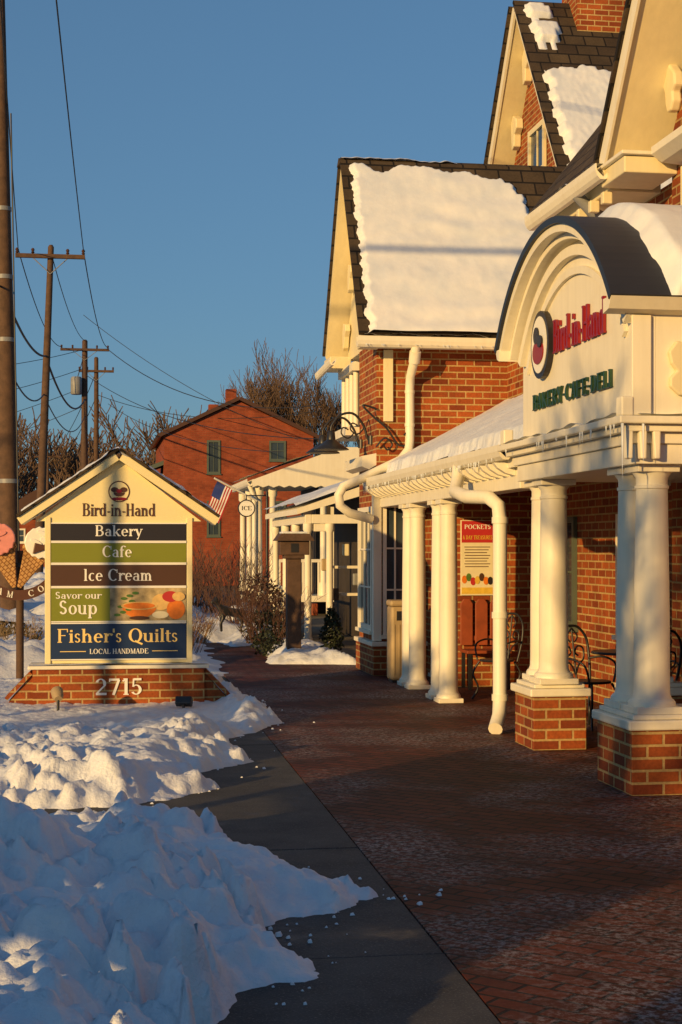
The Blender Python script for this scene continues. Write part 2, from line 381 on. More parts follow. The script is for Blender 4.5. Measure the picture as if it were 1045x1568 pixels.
def bare_tree(name,base,h,seed,lv=5,minr=.02,nb=2,r=None,spread=.5,sides=4,up=.12):
    rng=random.Random(seed); segs=[]
    branches(segs,base,Vector((rng.uniform(-.05,.05),0,1)),h*.30,r or h*.022,lv,rng,minr,nb,spread,up)
    return segmesh(name,segs,mBark,None,sides)
def twig_bush(name,c,rad,h,n,mat,seed=0,th=.006,parent=None):
    rng=random.Random(seed);segs=[]
    for i in range(n):
        a=rng.uniform(0,6.283);rr=rad*math.sqrt(rng.random())*.5; p=Vector((c[0]+rr*math.cos(a),c[1]+rr*math.sin(a),c[2]))
        dv=Vector((math.cos(a)*rng.uniform(.1,.8),math.sin(a)*rng.uniform(.1,.8),1)).normalized()
        hh=h*rng.uniform(.6,1.05); 
        for k in range(4):
            q=p+dv*hh/4; segs.append((p,q,th*(1-k*.2),th*(.8-k*.2))); 
            if k>0:
                for b in range(2):
                    d2=(dv+Vector((rng.uniform(-.8,.8),rng.uniform(-.8,.8),rng.uniform(0,.6)))).normalized(); segs.append((q,q+d2*hh*rng.uniform(.1,.28),th*.6,th*.3))
            p=q; dv=(dv+Vector((rng.uniform(-.2,.2),rng.uniform(-.2,.2),.05))).normalized()
    return segmesh(name,segs,mat,parent,3)
def leaf_bush(name,c,rx,ry,rz,n,mat,seed=0,ls=.05,parent=None,cone=False):
    rng=random.Random(seed);v=[];f=[]
    for i in range(n):
        while True:
            q=Vector((rng.uniform(-1,1),rng.uniform(-1,1),rng.uniform(-1,1)))
            if q.length<1 and q.length>.25: break
        k=1+.28*N(q.x*2,q.y*2,q.z*2+seed)
        if cone: k*=(1-.42*(q.z+1)/1.2*.8)
        p=Vector((c[0]+q.x*rx*k,c[1]+q.y*ry*k,c[2]+(q.z if cone else q.z*k)*rz))
        a=Vector((rng.uniform(-1,1),rng.uniform(-1,1),rng.uniform(-1,1))).normalized()*ls*rng.uniform(.6,1.3); b=a.orthogonal().normalized()*ls*.5
        i0=len(v); v+=[p-a*.5-b*.3,p+b,p+a,p-b]; f.append((i0,i0+1,i0+2,i0+3))
    return mesh(name,v,f,mat,parent)

# ================================================================= GROUND
mesh("ground",[(-900,-200,-.02),(900,-200,-.02),(900,1500,-.02),(-900,1500,-.02)],[(0,1,2,3)],mGround)
pe=lambda y: 1.38+(y+3)*.0122
prism(None,"brick_pavement",[(pe(-3),-3),(5.7,-3),(5.7,21),(3.9,21),(3.9,23),(2.75,24.5),(2.75,30),(1.9,30),(1.75,20.5),(pe(16.2),16.2)],'z',-.3,.0,mPave)
g=group("concrete_walk")
for i,(y0,y1) in enumerate([(-3,-.6),(-.6,1.8),(1.8,4.2),(4.2,6.6),(6.6,9.0),(9.0,11.4),(11.4,13.8),(13.8,16.2)]):
    prism(g,"slab_%d"%i,[(.16,y0+.006),(pe(y0)-.006,y0+.006),(pe(y1)-.006,y1-.006),(.16,y1-.006)],'z',-.3,-.003+.002*(i%2),mConc,.004)
box(g,"cross_path",-9,.148,8.7,11.3,-.3,-.006,mConc)
box(None,"street",-14,-5.4,-60,120,-.3,-.01,M("asphalt",(.05,.05,.052),.8,.3,2,60,.4))

# ================================================================= SNOW
pile1=[(-4,3.6),(.22,4.2),(.36,5.69),(.6,6.1),(.9,6.37),(.72,6.85),(.78,7.15),(1.0,7.35),(1.42,7.72),(1.1,8.0),(.9,8.35),(.6,9.0),(.1,9.35),(-.6,9.3),(-4,9.1)]
ground_snow("snow_bank",pile1,-1.5,1.6,4.1,9.6,.02,.33,.45,.34,0,mSnow,1.3,shape=lambda x,y:1+.25*sm((9-y)/1.5)*sm((.6-x)),c0=.34)
pile2=[(-6,10.35),(.29,10.7),(.9,11.35),(.72,12.1),(1.26,12.7),(1.0,13.6),(1.35,14.5),(1.85,15.5),(1.6,16.4),(1.85,17.6),(1.6,18.6),(1.62,20.4),(1.4,21.5),(-6,21.5)]
ground_snow("snow_bank",pile2,-2.0,2.1,10.2,21.2,.03,.26,.4,.30,0,mSnow,4.1,
   shape=lambda x,y:1.0-.88*sm((y-13.2)/2.4)*sm((1.62-x)/.35),c0=.16)
pile3=[(-40,20.6),(1.5,20.6),(1.85,22),(1.9,26),(2.0,28.5),(3.3,29),(3.4,45),(2.5,60),(-40,60)]
def P3(u,v): return Vector((-14+17.5*u,20.5+40*v,0)),Vector((0,0,1))
grid_snow(None,"snow_field",P3,170,280,lambda u,v,b:(lambda dd:(dd if dd<0 else sm(dd/.8)*(.24+.28*N(b.x*.6,b.y*.6,3)+.18*N(b.x*1.9,b.y*1.9,1)+.30*max(0,.5-vor(b.x*2.2,b.y*2.2)))+.6*sm((b.y-27)/8)*sm((2.6-b.x)/1.2)))(sdist(pile3,b.x,b.y)+.25*N(b.x*1.5,b.y*1.5,8)),mSnowD)
bed=[(2.55,23.2),(3.9,22.9),(3.95,26.5),(3.3,28),(2.9,26)]
ground_snow("snow_patch",bed,2.2,4.2,22.4,28.3,.05,.18,.4,.14,0,mSnowD,9.2)
ground_snow("snow_patch",[(2.0,30.5),(2.4,27.3),(3.6,28.4),(4.2,33),(2,36)],1.6,4.4,27,36,.08,.55,1.2,.3,0,mSnow,12.2)
cv=[];cf=[]
rng=random.Random(3)
for i in range(1500):
    if rng.random()<.5: x,y=rng.uniform(.3,1.9),rng.uniform(5.2,9.4)
    else: x,y=rng.uniform(.3,2.4),rng.uniform(10.3,18)
    dd=max(sdist(pile1,x,y),sdist(pile2,x,y))
    if dd>0 or rng.random()>math.exp(dd*8): continue
    s=rng.uniform(.003,.011) if rng.random()<.88 else rng.uniform(.011,.026)
    i0=len(cv)
    for q in [(-1,-1,0),(1,-1,0),(1,1,0),(-1,1,0),(-.6,-.5,1.2),(.6,-.6,1.0),(.5,.6,1.3),(-.6,.5,.9)]:
        cv.append((x+q[0]*s*rng.uniform(.6,1.3),y+q[1]*s*rng.uniform(.6,1.3),q[2]*s*.8))
    cf+=[(i0+a,i0+b,i0+c,i0+e) for a,b,c,e in[(4,5,6,7),(0,1,5,4),(1,2,6,5),(2,3,7,6),(3,0,4,7)]]
mesh("snow_crumbs",cv,cf,mSnow,None,recalc=True)

# ================================================================= FREE STANDING SIGN
sg=group("roadside_sign",(.28,17.4,0),R(-1.0))
HW=.79
box(sg,"cabinet",-HW,HW,0,.30,.47,2.08,mSignCream,.008)
prism(sg,"gable_panel",[(-.90,2.03),(.90,2.03),(0,2.715)],'y',.004,.296,mSignCream)
def slab(par,n,a,b,th,y0,y1,mat,ax='y'):
    a=Vector(a);b=Vector(b);dd=(b-a).normalized();nn=Vector((-dd.y,dd.x))
    if nn.y<0: nn=-nn
    return prism(par,n,[a,b,b+nn*th,a+nn*th],ax,y0,y1,mat)
for sgn,nm_ in((-1,"left"),(1,"right")):
    slab(sg,"rake_board_"+nm_,(0,2.70),(sgn*1.05,1.99),.085,-.10,.40,mSignCream)
    slab(sg,"roof_shingle_"+nm_,(0,2.807),(sgn*1.09,2.071),.028,-.13,.43,mShing)
    a0=Vector((0,2.835)); a1=Vector((sgn*1.05,2.130)); dd_=(a1-a0).normalized(); nn_=Vector((abs(dd_.y),abs(dd_.x))); nn_.x*=sgn
    grid_snow(sg,"roof_snow_"+nm_,lambda u,v,a0=a0,a1=a1,nn_=nn_:(Vector((a0.lerp(a1,u).x,-.12+.5*v,a0.lerp(a1,u).y)),Vector((nn_.x,0,nn_.y))),70,10,lambda u,v,b:.018+.03*N(b.x*4,b.y*3,7)+.02*N(b.x*14,b.y*9,7)-.05*sm((.12-v)*9)*(.5+N(b.x*6,0,0)),mSnowR)
box(sg,"corner_left",-HW-.012,-HW+.05,-.02,.28,.47,2.07,mSignCream,.005); box(sg,"corner_right",HW-.05,HW+.012,-.02,.28,.47,2.07,mSignCream,.005)
rows=[("panel_bakery",1.815,2.00,mPBlack),("panel_cafe",1.575,1.79,mPGreen),("panel_ice_cream",1.32,1.55,mPBrown),("panel_food",.935,1.295,mPGreen),("panel_quilts",.52,.905,mPNavy)]
for n_,z0,z1,mt in rows:
    box(sg,n_,-.735,.735,-.018,.01,z0,z1,mt)
fr=.012
for n_,z0,z1,mt in rows:
    for k,(a0,a1,b0,b1) in enumerate([(-.735,.735,z0-fr,z0),(-.735,.735,z1,z1+fr)]):
        box(sg,n_+"_frame_%d"%k,a0,a1,-.03,.0,b0,b1,mLetW)
Ux=(1,0,0);Uz=(0,0,1)
def st(n,s,cx,z,wd,cap,mt,y=-.0185): text(sg,n,s,(cx,y,z),Ux,Uz,wd,cap,mt,.004)
st("letters_name","Bird-in-Hand",0,2.085,.80,.14,mLetDk,-.001); st("letters_bakery","Bakery",0,1.865,.52,.12,mLetW); st("letters_cafe","Cafe",-.02,1.635,.33,.125,mLetW)
st("letters_ice_cream","Ice Cream",-.01,1.375,.75,.13,mLetW); st("letters_quilts","Fisher's Quilts",-.01,.70,1.32,.15,mGold); st("letters_local","LOCAL HANDMADE",0,.575,.64,.055,mLetW)
box(sg,"rule_left",-.64,-.36,-.0215,-.0185,.598,.606,mGold); box(sg,"rule_right",.36,.64,-.0215,-.0185,.598,.606,mGold)
st("letters_savor","Savor our",-.44,1.18,.50,.075,mLetW); st("letters_soup","Soup",-.44,1.01,.42,.15,mLetW)
def disc(par,n,cx,z,rx,rz,y,mt,th=.004,seg=30,a0=0,a1=360):
    pts=[(cx+rx*math.cos(R(a0+(a1-a0)*i/seg)),z+rz*math.sin(R(a0+(a1-a0)*i/seg))) for i in range(seg+(0 if a1-a0==360 else 1))]
    return prism(par,n,pts,'y',y-th,y,mt)
disc(sg,"logo_disc",0,2.355,.118,.118,.003,mLetDk); disc(sg,"logo_inner",0,2.355,.105,.105,-.0015,mSignCream)
disc(sg,"logo_bird",0,2.345,.062,.045,-.006,mLetDk,seg=20,a0=180,a1=360); disc(sg,"logo_wing",-.05,2.375,.04,.028,-.006,mLetDk); disc(sg,"logo_wing_b",.05,2.375,.04,.028,-.006,mLetDk); disc(sg,"logo_heart",0,2.36,.03,.022,-.011,mRed); disc(sg,"logo_banner",0,2.275,.085,.018,-.006,mRed)
box(sg,"food_backdrop",-.10,.733,-.0215,-.018,.937,1.293,M("food_photo",(.62,.48,.24),.5,.75,7))
disc(sg,"soup_bowl",.22,1.10,.19,.135,-.022,mOrange,a0=180,a1=360); disc(sg,"soup_rim",.22,1.10,.20,.045,-.0265,mBread); disc(sg,"soup_surface",.22,1.10,.17,.033,-.031,mOrange); disc(sg,"bowl_foot",.22,.965,.11,.022,-.0265,mPBrown)
disc(sg,"bread_a",.46,1.14,.10,.09,-.022,mBread); disc(sg,"bread_b",.62,1.06,.10,.11,-.0225,mOrange); disc(sg,"bread_c",.56,1.20,.09,.06,-.027,mFlagR); disc(sg,"bread_d",.65,1.20,.07,.05,-.032,mBread)
disc(sg,"bread_e",.45,1.0,.09,.04,-.0265,mPoster)
for i in range(9): disc(sg,"herb_%d"%i,-.02+.05*(i%3)+.012*i,1.0+.03*i,.035,.016,-.023-.0006*i,mGreenLeaf)
box(sg,"brick_base",-.93,.93,-.10,.42,-.05,.415,mBrick)
for s_ in(-1,1):
    prism(sg,"wing_%s"%("l" if s_<0 else "r"),[(s_*.931,-.05),(s_*1.20,-.05),(s_*1.18,.08),(s_*.931,.36)],'y',-.06,.38,mBrick)
    slab(sg,"wing_cap_%s"%("l" if s_<0 else "r"),(s_*.932,.362),(s_*1.20,.082),.04,-.09,.41,mBrick)
box(sg,"cap_stone",-.98,.98,-.14,.46,.415,.455,mWhite,.008)
grid_snow(sg,"cap_snow",lambda u,v:(Vector((-.97+1.94*u,-.13+.14*v,.456)),Vector((0,0,1))),70,6,lambda u,v,b:.012+.014*N(b.x*4,b.y*4,2),mSnow)
text(sg,"letters_number","2715",(.0,-.101,.13),Ux,Uz,.52,.18,mLetW,.012)
fl=group("flood_lamp",(-.36,16.5,.05),R(10))
lathe(fl,"stake",0,0,[(.015,-.12),(.015,.12)],mBlack,10); b_=lathe(fl,"housing",0,0,[(.04,0),(.06,.05),(.065,.13),(.06,.14)],mTan,20); b_.rotation_euler=(R(-55),0,0); b_.location=(0,-.02,.12)
fl=group("flood_lamp",(.95,16.75,.0),R(-12))
lathe(fl,"stake",0,0,[(.015,-.1),(.015,.12)],mBlack,10); b_=box(fl,"housing",-.09,.09,-.05,.05,.0,.09,mBlack,.015); b_.rotation_euler=(R(-30),0,0); b_.location=(0,0,.06)

# ================================================================= ICE CREAM SIGN
ic=group("ice_cream_cone_sign",(-.90,20.3,-.36)); ic.scale=(1.42,1.42,1.42)
lathe(ic,"post",-.02,.12,[(.035,.2),(.035,1.45)],mWoodPole,12)
box(ic,"cross_bar",-.20,.16,.03,.075,1.30,1.34,mBlack)
def cone(n,tip,top,wd,mt,mt2,y0):
    tip=Vector(tip);top=Vector(top);a=(top-tip).normalized();b=Vector((-a.y,a.x)); L=(top-tip).length
    def q(t,s): return tip+a*t+b*s
    prism(ic,n+"_cone",[q(0,-.018),q(L*.62,-wd),q(L*.62,wd),q(0,.018)],'y',y0-.05,y0,mt,.008)
    prism(ic,n+"_cone_lip",[q(L*.58,-wd*1.12),q(L*.67,-wd*1.15),q(L*.67,wd*1.15),q(L*.58,wd*1.12)],'y',y0-.07,y0-.052,mt,.008)
    k=30
    prism(ic,n+"_scoop",[q(L*.80+L*.25*math.sin(6.283*i/k)+.010*math.sin(i*2.9),wd*1.25*math.cos(6.283*i/k)) for i in range(k)],'y',y0-.10,y0-.002,mt2,.02)
    for i,(u,v_) in enumerate(((.86,-.3),(.78,.35),(.95,.15))): prism(ic,n+"_swirl_%d"%i,[q(L*u+.02*math.sin(6.283*j/10),wd*v_+.06*math.cos(6.283*j/10)) for j in range(10)],'y',y0-.112,y0-.101,mt2 if mt2 is mPink else mLetW,.006)
cone("pink",(-.06,1.12),(-.24,1.66),.12,mWaffle,mPink,.0); cone("sundae",(-.02,1.12),(.22,1.62),.115,mWaffle,mLetW,-.01)
prism(ic,"fudge",[(.10,1.42),(.33,1.50),(.30,1.58),(.2,1.50),(.12,1.52)],'y',-.135,-.113,mLetDk,.008)
rib=[];k=22;rc=1.43
for i in range(k+1):
    a=R(195+(350-195)*i/k); rib.append((-.02+.42*math.cos(a),rc+.42*math.sin(a)))
for i in range(k,-1,-1):
    a=R(195+(350-195)*i/k); rib.append((-.02+.33*math.cos(a),rc+.33*math.sin(a)))
prism(ic,"ribbon",rib,'y',-.15,-.13,mLetDk)
s="CREAM CONES"
for i,c in enumerate(s):
    if c==' ': continue
    a=R(202+(344-202)*i/(len(s)-1)); U=(-math.sin(a),0,math.cos(a)); V=(-math.cos(a),0,-math.sin(a))
    text(ic,"ribbon_letter_%d"%i,c,(-.02+.400*math.cos(a),-.151,rc+.400*math.sin(a)),U,V,.055,.055,mLetW,.003)

# ================================================================= BUILDING parts
def win(par,n,plane,c,a0,a1,z0,z1,out=-1,fw=.06,mf=None,nm=2,nmh=2):
    mf=mf or mWhite
    def bx(m,a_0,a_1,z_0,z_1,d0,d1,mt):
        lo,hi=sorted((c+out*d0,c+out*d1))
        if plane=='x': box(par,m,lo,hi,a_0,a_1,z_0,z_1,mt)
        else: box(par,m,a_0,a_1,lo,hi,z_0,z_1,mt)
    bx(n+"_glass",a0+fw,a1-fw,z0+fw,z1-fw,.003,.012,mGlass)
    bx(n+"_jamb_a",a0,a0+fw,z0,z1,.002,.05,mf); bx(n+"_jamb_b",a1-fw,a1,z0,z1,.002,.05,mf)
    bx(n+"_head",a0+fw,a1-fw,z1-fw,z1,.002,.048,mf); bx(n+"_sill",a0-.04,a1+.04,z0-.05,z0-.001,.002,.08,mf); bx(n+"_bottom_rail",a0+fw,a1-fw,z0,z0+fw,.002,.046,mf)
    for i in range(1,nm):
        q=a0+fw+(a1-a0-2*fw)*i/nm; bx(n+"_mullion_%d"%i,q-.012,q+.012,z0+fw,z1-fw,.012,.03,mf)
    for i in range(1,nmh):
        q=z0+fw+(z1-z0-2*fw)*i/nmh; bx(n+"_bar_%d"%i,a0+fw,a1-fw,q-.012,q+.012,.031,.04,mf)
def column(par,n,x,y,z0,z1,r):
    h=z1-z0
    prof=[(r*1.32,z0+.05),(r*1.32,z0+.075),(r*1.2,z0+.095),(r*1.12,z0+.10),(r*1.02,z0+.13),(r,z0+.2),(r*.99,z0+h*.4),(r*.88,z1-.17),(r*.95,z1-.165),(r*.95,z1-.145),(r*.88,z1-.14),(r*.88,z1-.09),(r*1.1,z1-.05)]
    lathe(par,n,x,y,prof,mWhite,32)
    box(par,n+"_plinth",x-r*1.35,x+r*1.35,y-r*1.35,y+r*1.35,z0,z0+.05,mWhite,.006); box(par,n+"_abacus",x-r*1.2,x+r*1.2,y-r*1.2,y+r*1.2,z1-.05,z1-.001,mWhite,.004)
def gutter(par,n,p0,p1,r=.065,mat=None):
    p0=Vector(p0);p1=Vector(p1);dd=(p1-p0).normalized();side=dd.cross(Vector((0,0,1)))
    prof=[(-1,1),(-1,.2),(-.75,-.5),(-.35,-.9),(.35,-.9),(.75,-.5),(1,.2),(1,1),(.86,1),(.82,.2),(0,-.6),(-.82,.2),(-.86,1)]
    v=[];k=len(prof)
    for p in(p0,p1):
        for a,b in prof: v.append(p+side*a*r+Vector((0,0,b*r)))
    f=[(i,(i+1)%k,k+(i+1)%k,k+i) for i in range(k)]+[tuple(range(k)),tuple(range(2*k-1,k-1,-1))]
    return mesh(n,v,f,mat or mWhite,par,recalc=True)

# ---------- Building A : gabled brick shop facing the walk
A=group("gabled_brick_shop")
box(A,"brick_body",3.80,7.4,20.95,22.35,0,4.56,mBrick)
box(A,"rear_body",4.5,7.4,22.35,23.5,0,4.56,mSiding)
RY,RZ=22.2,7.32; EY0,EZ0=20.62,4.55; EY1,EZ1=23.75,4.62
prism(A,"gable_end",[(20.95,4.56),(23.48,4.56),(23.48,4.95),(22.2,7.1),(20.95,4.97)],'x',3.82,7.4,mCream)
def roofslab(par,n,ya,za,yb,zb,x0,x1,th,mat,off=0):
    a=Vector((ya,za));b=Vector((yb,zb));dd=(b-a).normalized();nn=Vector((-dd.y,dd.x)); 
    if nn.y<0: nn=-nn
    a=a+nn*off;b=b+nn*off
    return prism(par,n,[a,b,b+nn*th,a+nn*th],'x',x0,x1,mat)
roofslab(A,"soffit_near",EY0,EZ0,RY,RZ-.13,3.52,7.5,.09,mCream); roofslab(A,"soffit_far",EY1,EZ1,RY,RZ-.13,3.52,7.5,.09,mCream)
roofslab(A,"shingles_near",EY0-.03,EZ0-.04,RY,RZ-.13,3.48,7.5,.05,mShing,.095); roofslab(A,"shingles_far",EY1,EZ1,RY,RZ-.13,3.48,7.5,.05,mShing,.095)
prism(A,"ridge_cap",[(RY-.15,RZ-.10),(RY,RZ-.0),(RY+.15,RZ-.10)],'x',3.47,7.5,mShing)
box(A,"rake_return",3.50,3.82,23.2,23.8,4.42,4.60,mCream,.01)
box(A,"eave_return",3.53,3.80,20.66,20.95,4.42,4.54,mCream,.01)
for i,zz in enumerate((5.1,5.9)):
    yy=RY-(RZ-.13-zz)*(RY-EY0)/(RZ-.13-EZ0)+.02
    for s_ in(0,1):
        Y=yy if s_==0 else 2*RY-yy
        sg_=1 if s_==0 else -1
        prism(A,"bracket_%d_%d"%(i,s_),[(Y+sg_*.06,zz+.02),(Y+sg_*.26,zz-.02),(Y+sg_*.30,zz-.12),(Y+sg_*.2,zz-.2),(Y+sg_*.12,zz-.36),(Y+sg_*.03,zz-.4),(Y-sg_*.0,zz-.14)],'x',3.72,3.80,mCream,.01)
nrm=Vector((0,-(RZ-EZ0),(RY-EY0))).normalized(); 
top=Vector((0,RY,RZ-.13))+nrm*.148; bot=Vector((0,EY0-.03,EZ0-.04))+nrm*.148
def PA(u,v): 
    p=bot.lerp(top,v); return Vector((3.5+3.7*u,p.y,p.z)),nrm
def hA(u,v,b):
    x=b.x
    k2=math.floor(v*22)
    lf=x-3.58-.02*(k2%2)-.05*N(v*14,1,0)-.03*N(v*40,1,0)-.02
    k=math.floor(v*16)
    rt=(7.0-1.22*(k/16)+.12*N(k*1.7,2,1)+.03*N(v*40,0,0)-.5*sm((v-.8)*5)*.4)-x
    tp=(1-v)*3.1-.05-.20*max(0,N(x*2.1,7,0)+.12)-.05*abs(N(x*9,2,0)) - .18*sm((x-4.9)/.9)
    dd=min(lf,rt,tp,(v)*3.1+.06)
    if dd<0: return dd
    return .075*sm(dd/.07)+.014*N(x*1.3,v*6,4)+.004*N(x*7,v*22,4)+.009*math.sin(v*46+N(x*1.2,v*3,0)*4)*sm((N(x*.7,v*2,9)+.45)*2)
grid_snow(A,"roof_snow",PA,170,150,hA,mSnowR)
grid_snow(A,"ridge_snow",lambda u,v:(Vector((3.5+3.0*u,RY-.10+.2*v,RZ-.035+.03*math.sin(3.14*v))),Vector((0,0,1))),120,4,lambda u,v,b:(.06*N(b.x*2.2,3,0)+.022+.02*N(b.x*9,1,0)-.08*sm((u-.5)*4)) ,mSnowR)
box(A,"fascia_near",3.54,7.5,20.60,20.62,4.40,4.55,mWhite)
gutter(A,"gutter",(3.46,20.52,4.47),(7.5,20.52,4.47),.075)
grid_snow(A,"gutter_snow",lambda u,v:(Vector((3.55+3.6*u,20.45+.14*v,4.545)),Vector((0,0,1))),140,3,lambda u,v,b:.03+.05*N(b.x*3.3,5,0)+.02*N(b.x*13,5,0),mSnow)
tube(A,"downspout",[(4.25,20.52,4.42),(4.25,20.55,4.28),(4.24,20.82,4.05),(4.24,20.86,3.9),(4.24,20.86,3.2),(4.22,20.84,3.06),(4.1,20.8,2.92),(3.55,20.72,2.66),(3.3,20.7,2.55),(3.24,20.7,2.44),(3.26,20.72,2.3),(3.4,20.78,2.2),(3.72,20.86,2.12)],.062,mWhite,4)
tube(A,"downspout_collar",[(4.25,20.53,4.36),(4.25,20.6,4.22)],.078,mWhite,4)
for z_ in(3.85,3.4): lathe(A,"pipe_strap_%d"%int(z_*10),4.24,20.86,[(.07,z_-.02),(.07,z_+.02)],mWhite,16)
box(A,"tall_shutter",3.89,4.02,20.90,20.948,3.45,4.42,mCream,.005)
prism(A,"belt_cornice",[(3.60,2.98),(3.80,3.02),(3.80,2.86),(3.70,2.80),(3.60,2.84)],'y',20.97,22.35,mWhite)
box(A,"corner_pilaster",3.745,3.86,20.895,21.02,.47,2.62,mWhite,.006)
box(A,"brick_plinth",3.74,4.5,20.86,22.3,0,.40,mBrick,.01); box(A,"plinth_cap",3.71,4.5,20.83,22.3,.40,.46,mWhite,.01)
win(A,"shop_window",'y',20.95,3.88,4.22,.55,2.34,-1,.05,mWhite,2,3)
box(A,"window_reveal_trim",4.22,4.30,20.90,20.95,.46,2.5,mTealTrim)
win(A,"side_shop_window",'x',3.80,21.1,22.2,.6,2.3,-1,.07,mWhite,3,3)
for i in range(4): lathe(A,"balcony_post_%d"%i,3.78,22.5+.36*i,[(.045,3.5),(.045,4.44)],mWhite,10)
box(A,"balcony_beam",3.7,3.86,22.36,23.7,4.30,4.42,mWhite); box(A,"balcony_floor",3.6,4.5,22.36,23.7,3.36,3.48,mWhite)
gutter(A,"side_gutter",(3.42,22.4,4.42),(3.42,23.9,4.36),.05)
# ---------- porch
Pp=group("covered_porch")
gutter(Pp,"porch_gutter",(3.68,13.75,2.60),(3.68,21.0,2.60),.07)
prism(Pp,"porch_roof",[(3.70,2.64),(5.62,3.66),(5.62,3.58),(3.70,2.56)],'y',13.6,20.945,mShingY)
box(Pp,"fascia",3.75,3.78,13.7,20.9,2.47,2.60,mWhite)
box(Pp,"beam",3.83,4.07,13.82,20.86,2.28,2.50,mWhite,.008)
box(Pp,"ceiling",3.79,5.6,13.82,20.9,2.505,2.54,mCream)
for i in range(26):
    y=13.95+i*.27; prism(Pp,"rafter_tail_%d"%i,[(3.62,2.52),(3.83,2.52),(3.83,2.40),(3.74,2.42),(3.66,2.47)],'y',y,y+.085,mWhite,.006)
nr=Vector((-1.02,0,1.92)).normalized()
def hP(u,v,b):
    e=min(v*2.17-.22-.16*N(b.y*1.3,3,0)-.05*N(b.y*6,1,0),3); e=min(e,(20.93-b.y)+.05)
    if e<0: return e
    return .10*sm(e/.10)+.02*N(b.y*1.7,v*4,0)+.008*N(b.y*8,v*16,0)
grid_snow(Pp,"porch_snow",lambda u,v:(Vector((3.69,13.6+7.35*u,2.645)).lerp(Vector((5.62,13.6+7.35*u,3.665)),v),nr),190,60,hP,mSnow)
for i,y in enumerate((17.24,17.68,18.95,19.40)): column(Pp,"column_%d"%i,3.95,y,.0,2.28,.105)
column(Pp,"column_end",4.6,20.6,.0,2.28,.1)
tube(Pp,"downspout",[(3.68,15.6,2.56),(3.66,15.55,2.44),(3.60,15.4,2.30),(3.62,15.0,2.24),(3.74,14.6,2.22),(3.80,14.47,2.14),(3.81,14.45,2.0),(3.81,14.45,.30),(3.79,14.4,.16),(3.70,14.2,.05)],.068,mWhite,4)
for z in (2.0,.32,1.1): lathe(Pp,"pipe_collar_%d"%int(z*10),3.81,14.45,[(.078,z-.03),(.078,z+.03)],mWhite,20)
iv=[];ifc=[];rng=random.Random(11)
def icicle(x,y,z,L,r):
    i0=len(iv)
    for k in range(5):
        a=1.2566*k; iv.append((x+r*math.cos(a),y+r*math.sin(a),z))
    iv.append((x,y,z-L))
    for k in range(5): ifc.append((i0+k,i0+(k+1)%5,i0+5))
for i in range(60): icicle(3.615,rng.uniform(14,20.9),2.56,rng.uniform(.02,.11),.008)
for i in range(14): icicle(3.57,rng.uniform(10.4,13.6),2.60,rng.uniform(.03,.12),.009)
for i in range(50): icicle(rng.uniform(3.5,7.2),20.44,4.44,rng.uniform(.01,.06),.007)
icicle(3.6,10.36,2.60,.42,.012);icicle(3.75,10.36,2.60,.3,.010)
mIce=M("ice",(.7,.75,.8),.1,.1,5); mesh("icicles",iv,ifc,mIce,None)

# ---------- Building C : main brick building w/ big front gable
C=group("brick_restaurant_building")
box(C,"brick_wall_main",5.60,13,8.0,19.1,0,5.32,mBrick)
box(C,"entry_return",4.48,7.4,19.1,20.94,0,2.50,mBrick)
box(C,"entry_return_upper",5.62,7.4,19.1,20.94,2.5,4.5,mBrick)
def roofx(par,n,xa,za,xb,zb,y0,y1,th,mat,off=0):
    a=Vector((xa,za));b=Vector((xb,zb));dd=(b-a).normalized();nn=Vector((-dd.y,dd.x))
    if nn.y<0: nn=-nn
    a=a+nn*off;b=b+nn*off
    return prism(par,n,[a,b,b+nn*th,a+nn*th],'y',y0,y1,mat)
roofx(C,"main_roof_soffit",5.0,5.42,8.2,9.4,14.95,17.25,.10,mCream); roofx(C,"main_roof_shingles",4.98,5.40,8.2,9.4,14.95,17.3,.05,mShingY,.105)
box(C,"eave_box",5.06,5.6,14.96,17.25,5.28,5.42,mCream,.01)
gutter(C,"eave_gutter",(4.93,14.75,5.42),(4.93,17.3,5.42),.08)
grid_snow(C,"eave_snow",lambda u,v:(Vector((4.86+.14*v,14.8+2.45*u,5.50)),Vector((0,0,1))),80,4,lambda u,v,b:.02+.05*N(b.y*3.3,5,0)+.02*N(b.y*13,5,0),mSnow)
for i in range(6): box(C,"eave_dentil_%d"%i,5.0,5.1,14.97+.4*i,15.05+.4*i,5.16,5.28,mCream,.01)
tube(C,"eave_pipe",[(4.93,15.6,5.38),(5.1,15.6,5.2),(5.5,15.6,5.05),(5.52,15.6,4.3)],.06,mGreyM,3)
AY,AZ=11.4,10.05; FY,FZ=14.9,5.45
prism(C,"gable_brick",[(14.4,5.0),(14.4,5.7),(AY,AZ-.5),(8.4,5.7),(8.4,5.0)],'x',5.50,9.0,mBrick)
box(C,"gable_lower_wall",5.50,5.60,8.4,14.4,0,5.0,mBrick)
roofslab(C,"gable_soffit",FY,FZ,AY,AZ,4.98,9,.14,mCream); roofslab(C,"gable_soffit_n",2*AY-FY,FZ,AY,AZ,4.98,9,.14,mCream)
roofslab(C,"gable_shingles",FY+.03,FZ-.04,AY,AZ,4.92,9,.05,mShing,.145); roofslab(C,"gable_shingles_n",2*AY-FY,FZ,AY,AZ,4.92,9,.05,mShing,.145)
roofslab(C,"gable_fascia",FY,FZ-.04,AY,AZ-.04,4.955,4.98,.17,mWhite,-.02)
box(C,"gable_return",4.97,5.5,14.25,14.93,5.30,5.46,mCream,.012); box(C,"gable_return_cap",4.93,5.5,14.2,14.94,5.463,5.50,mWhite,.008)
dy,dz=(AY-FY),(AZ-FZ)
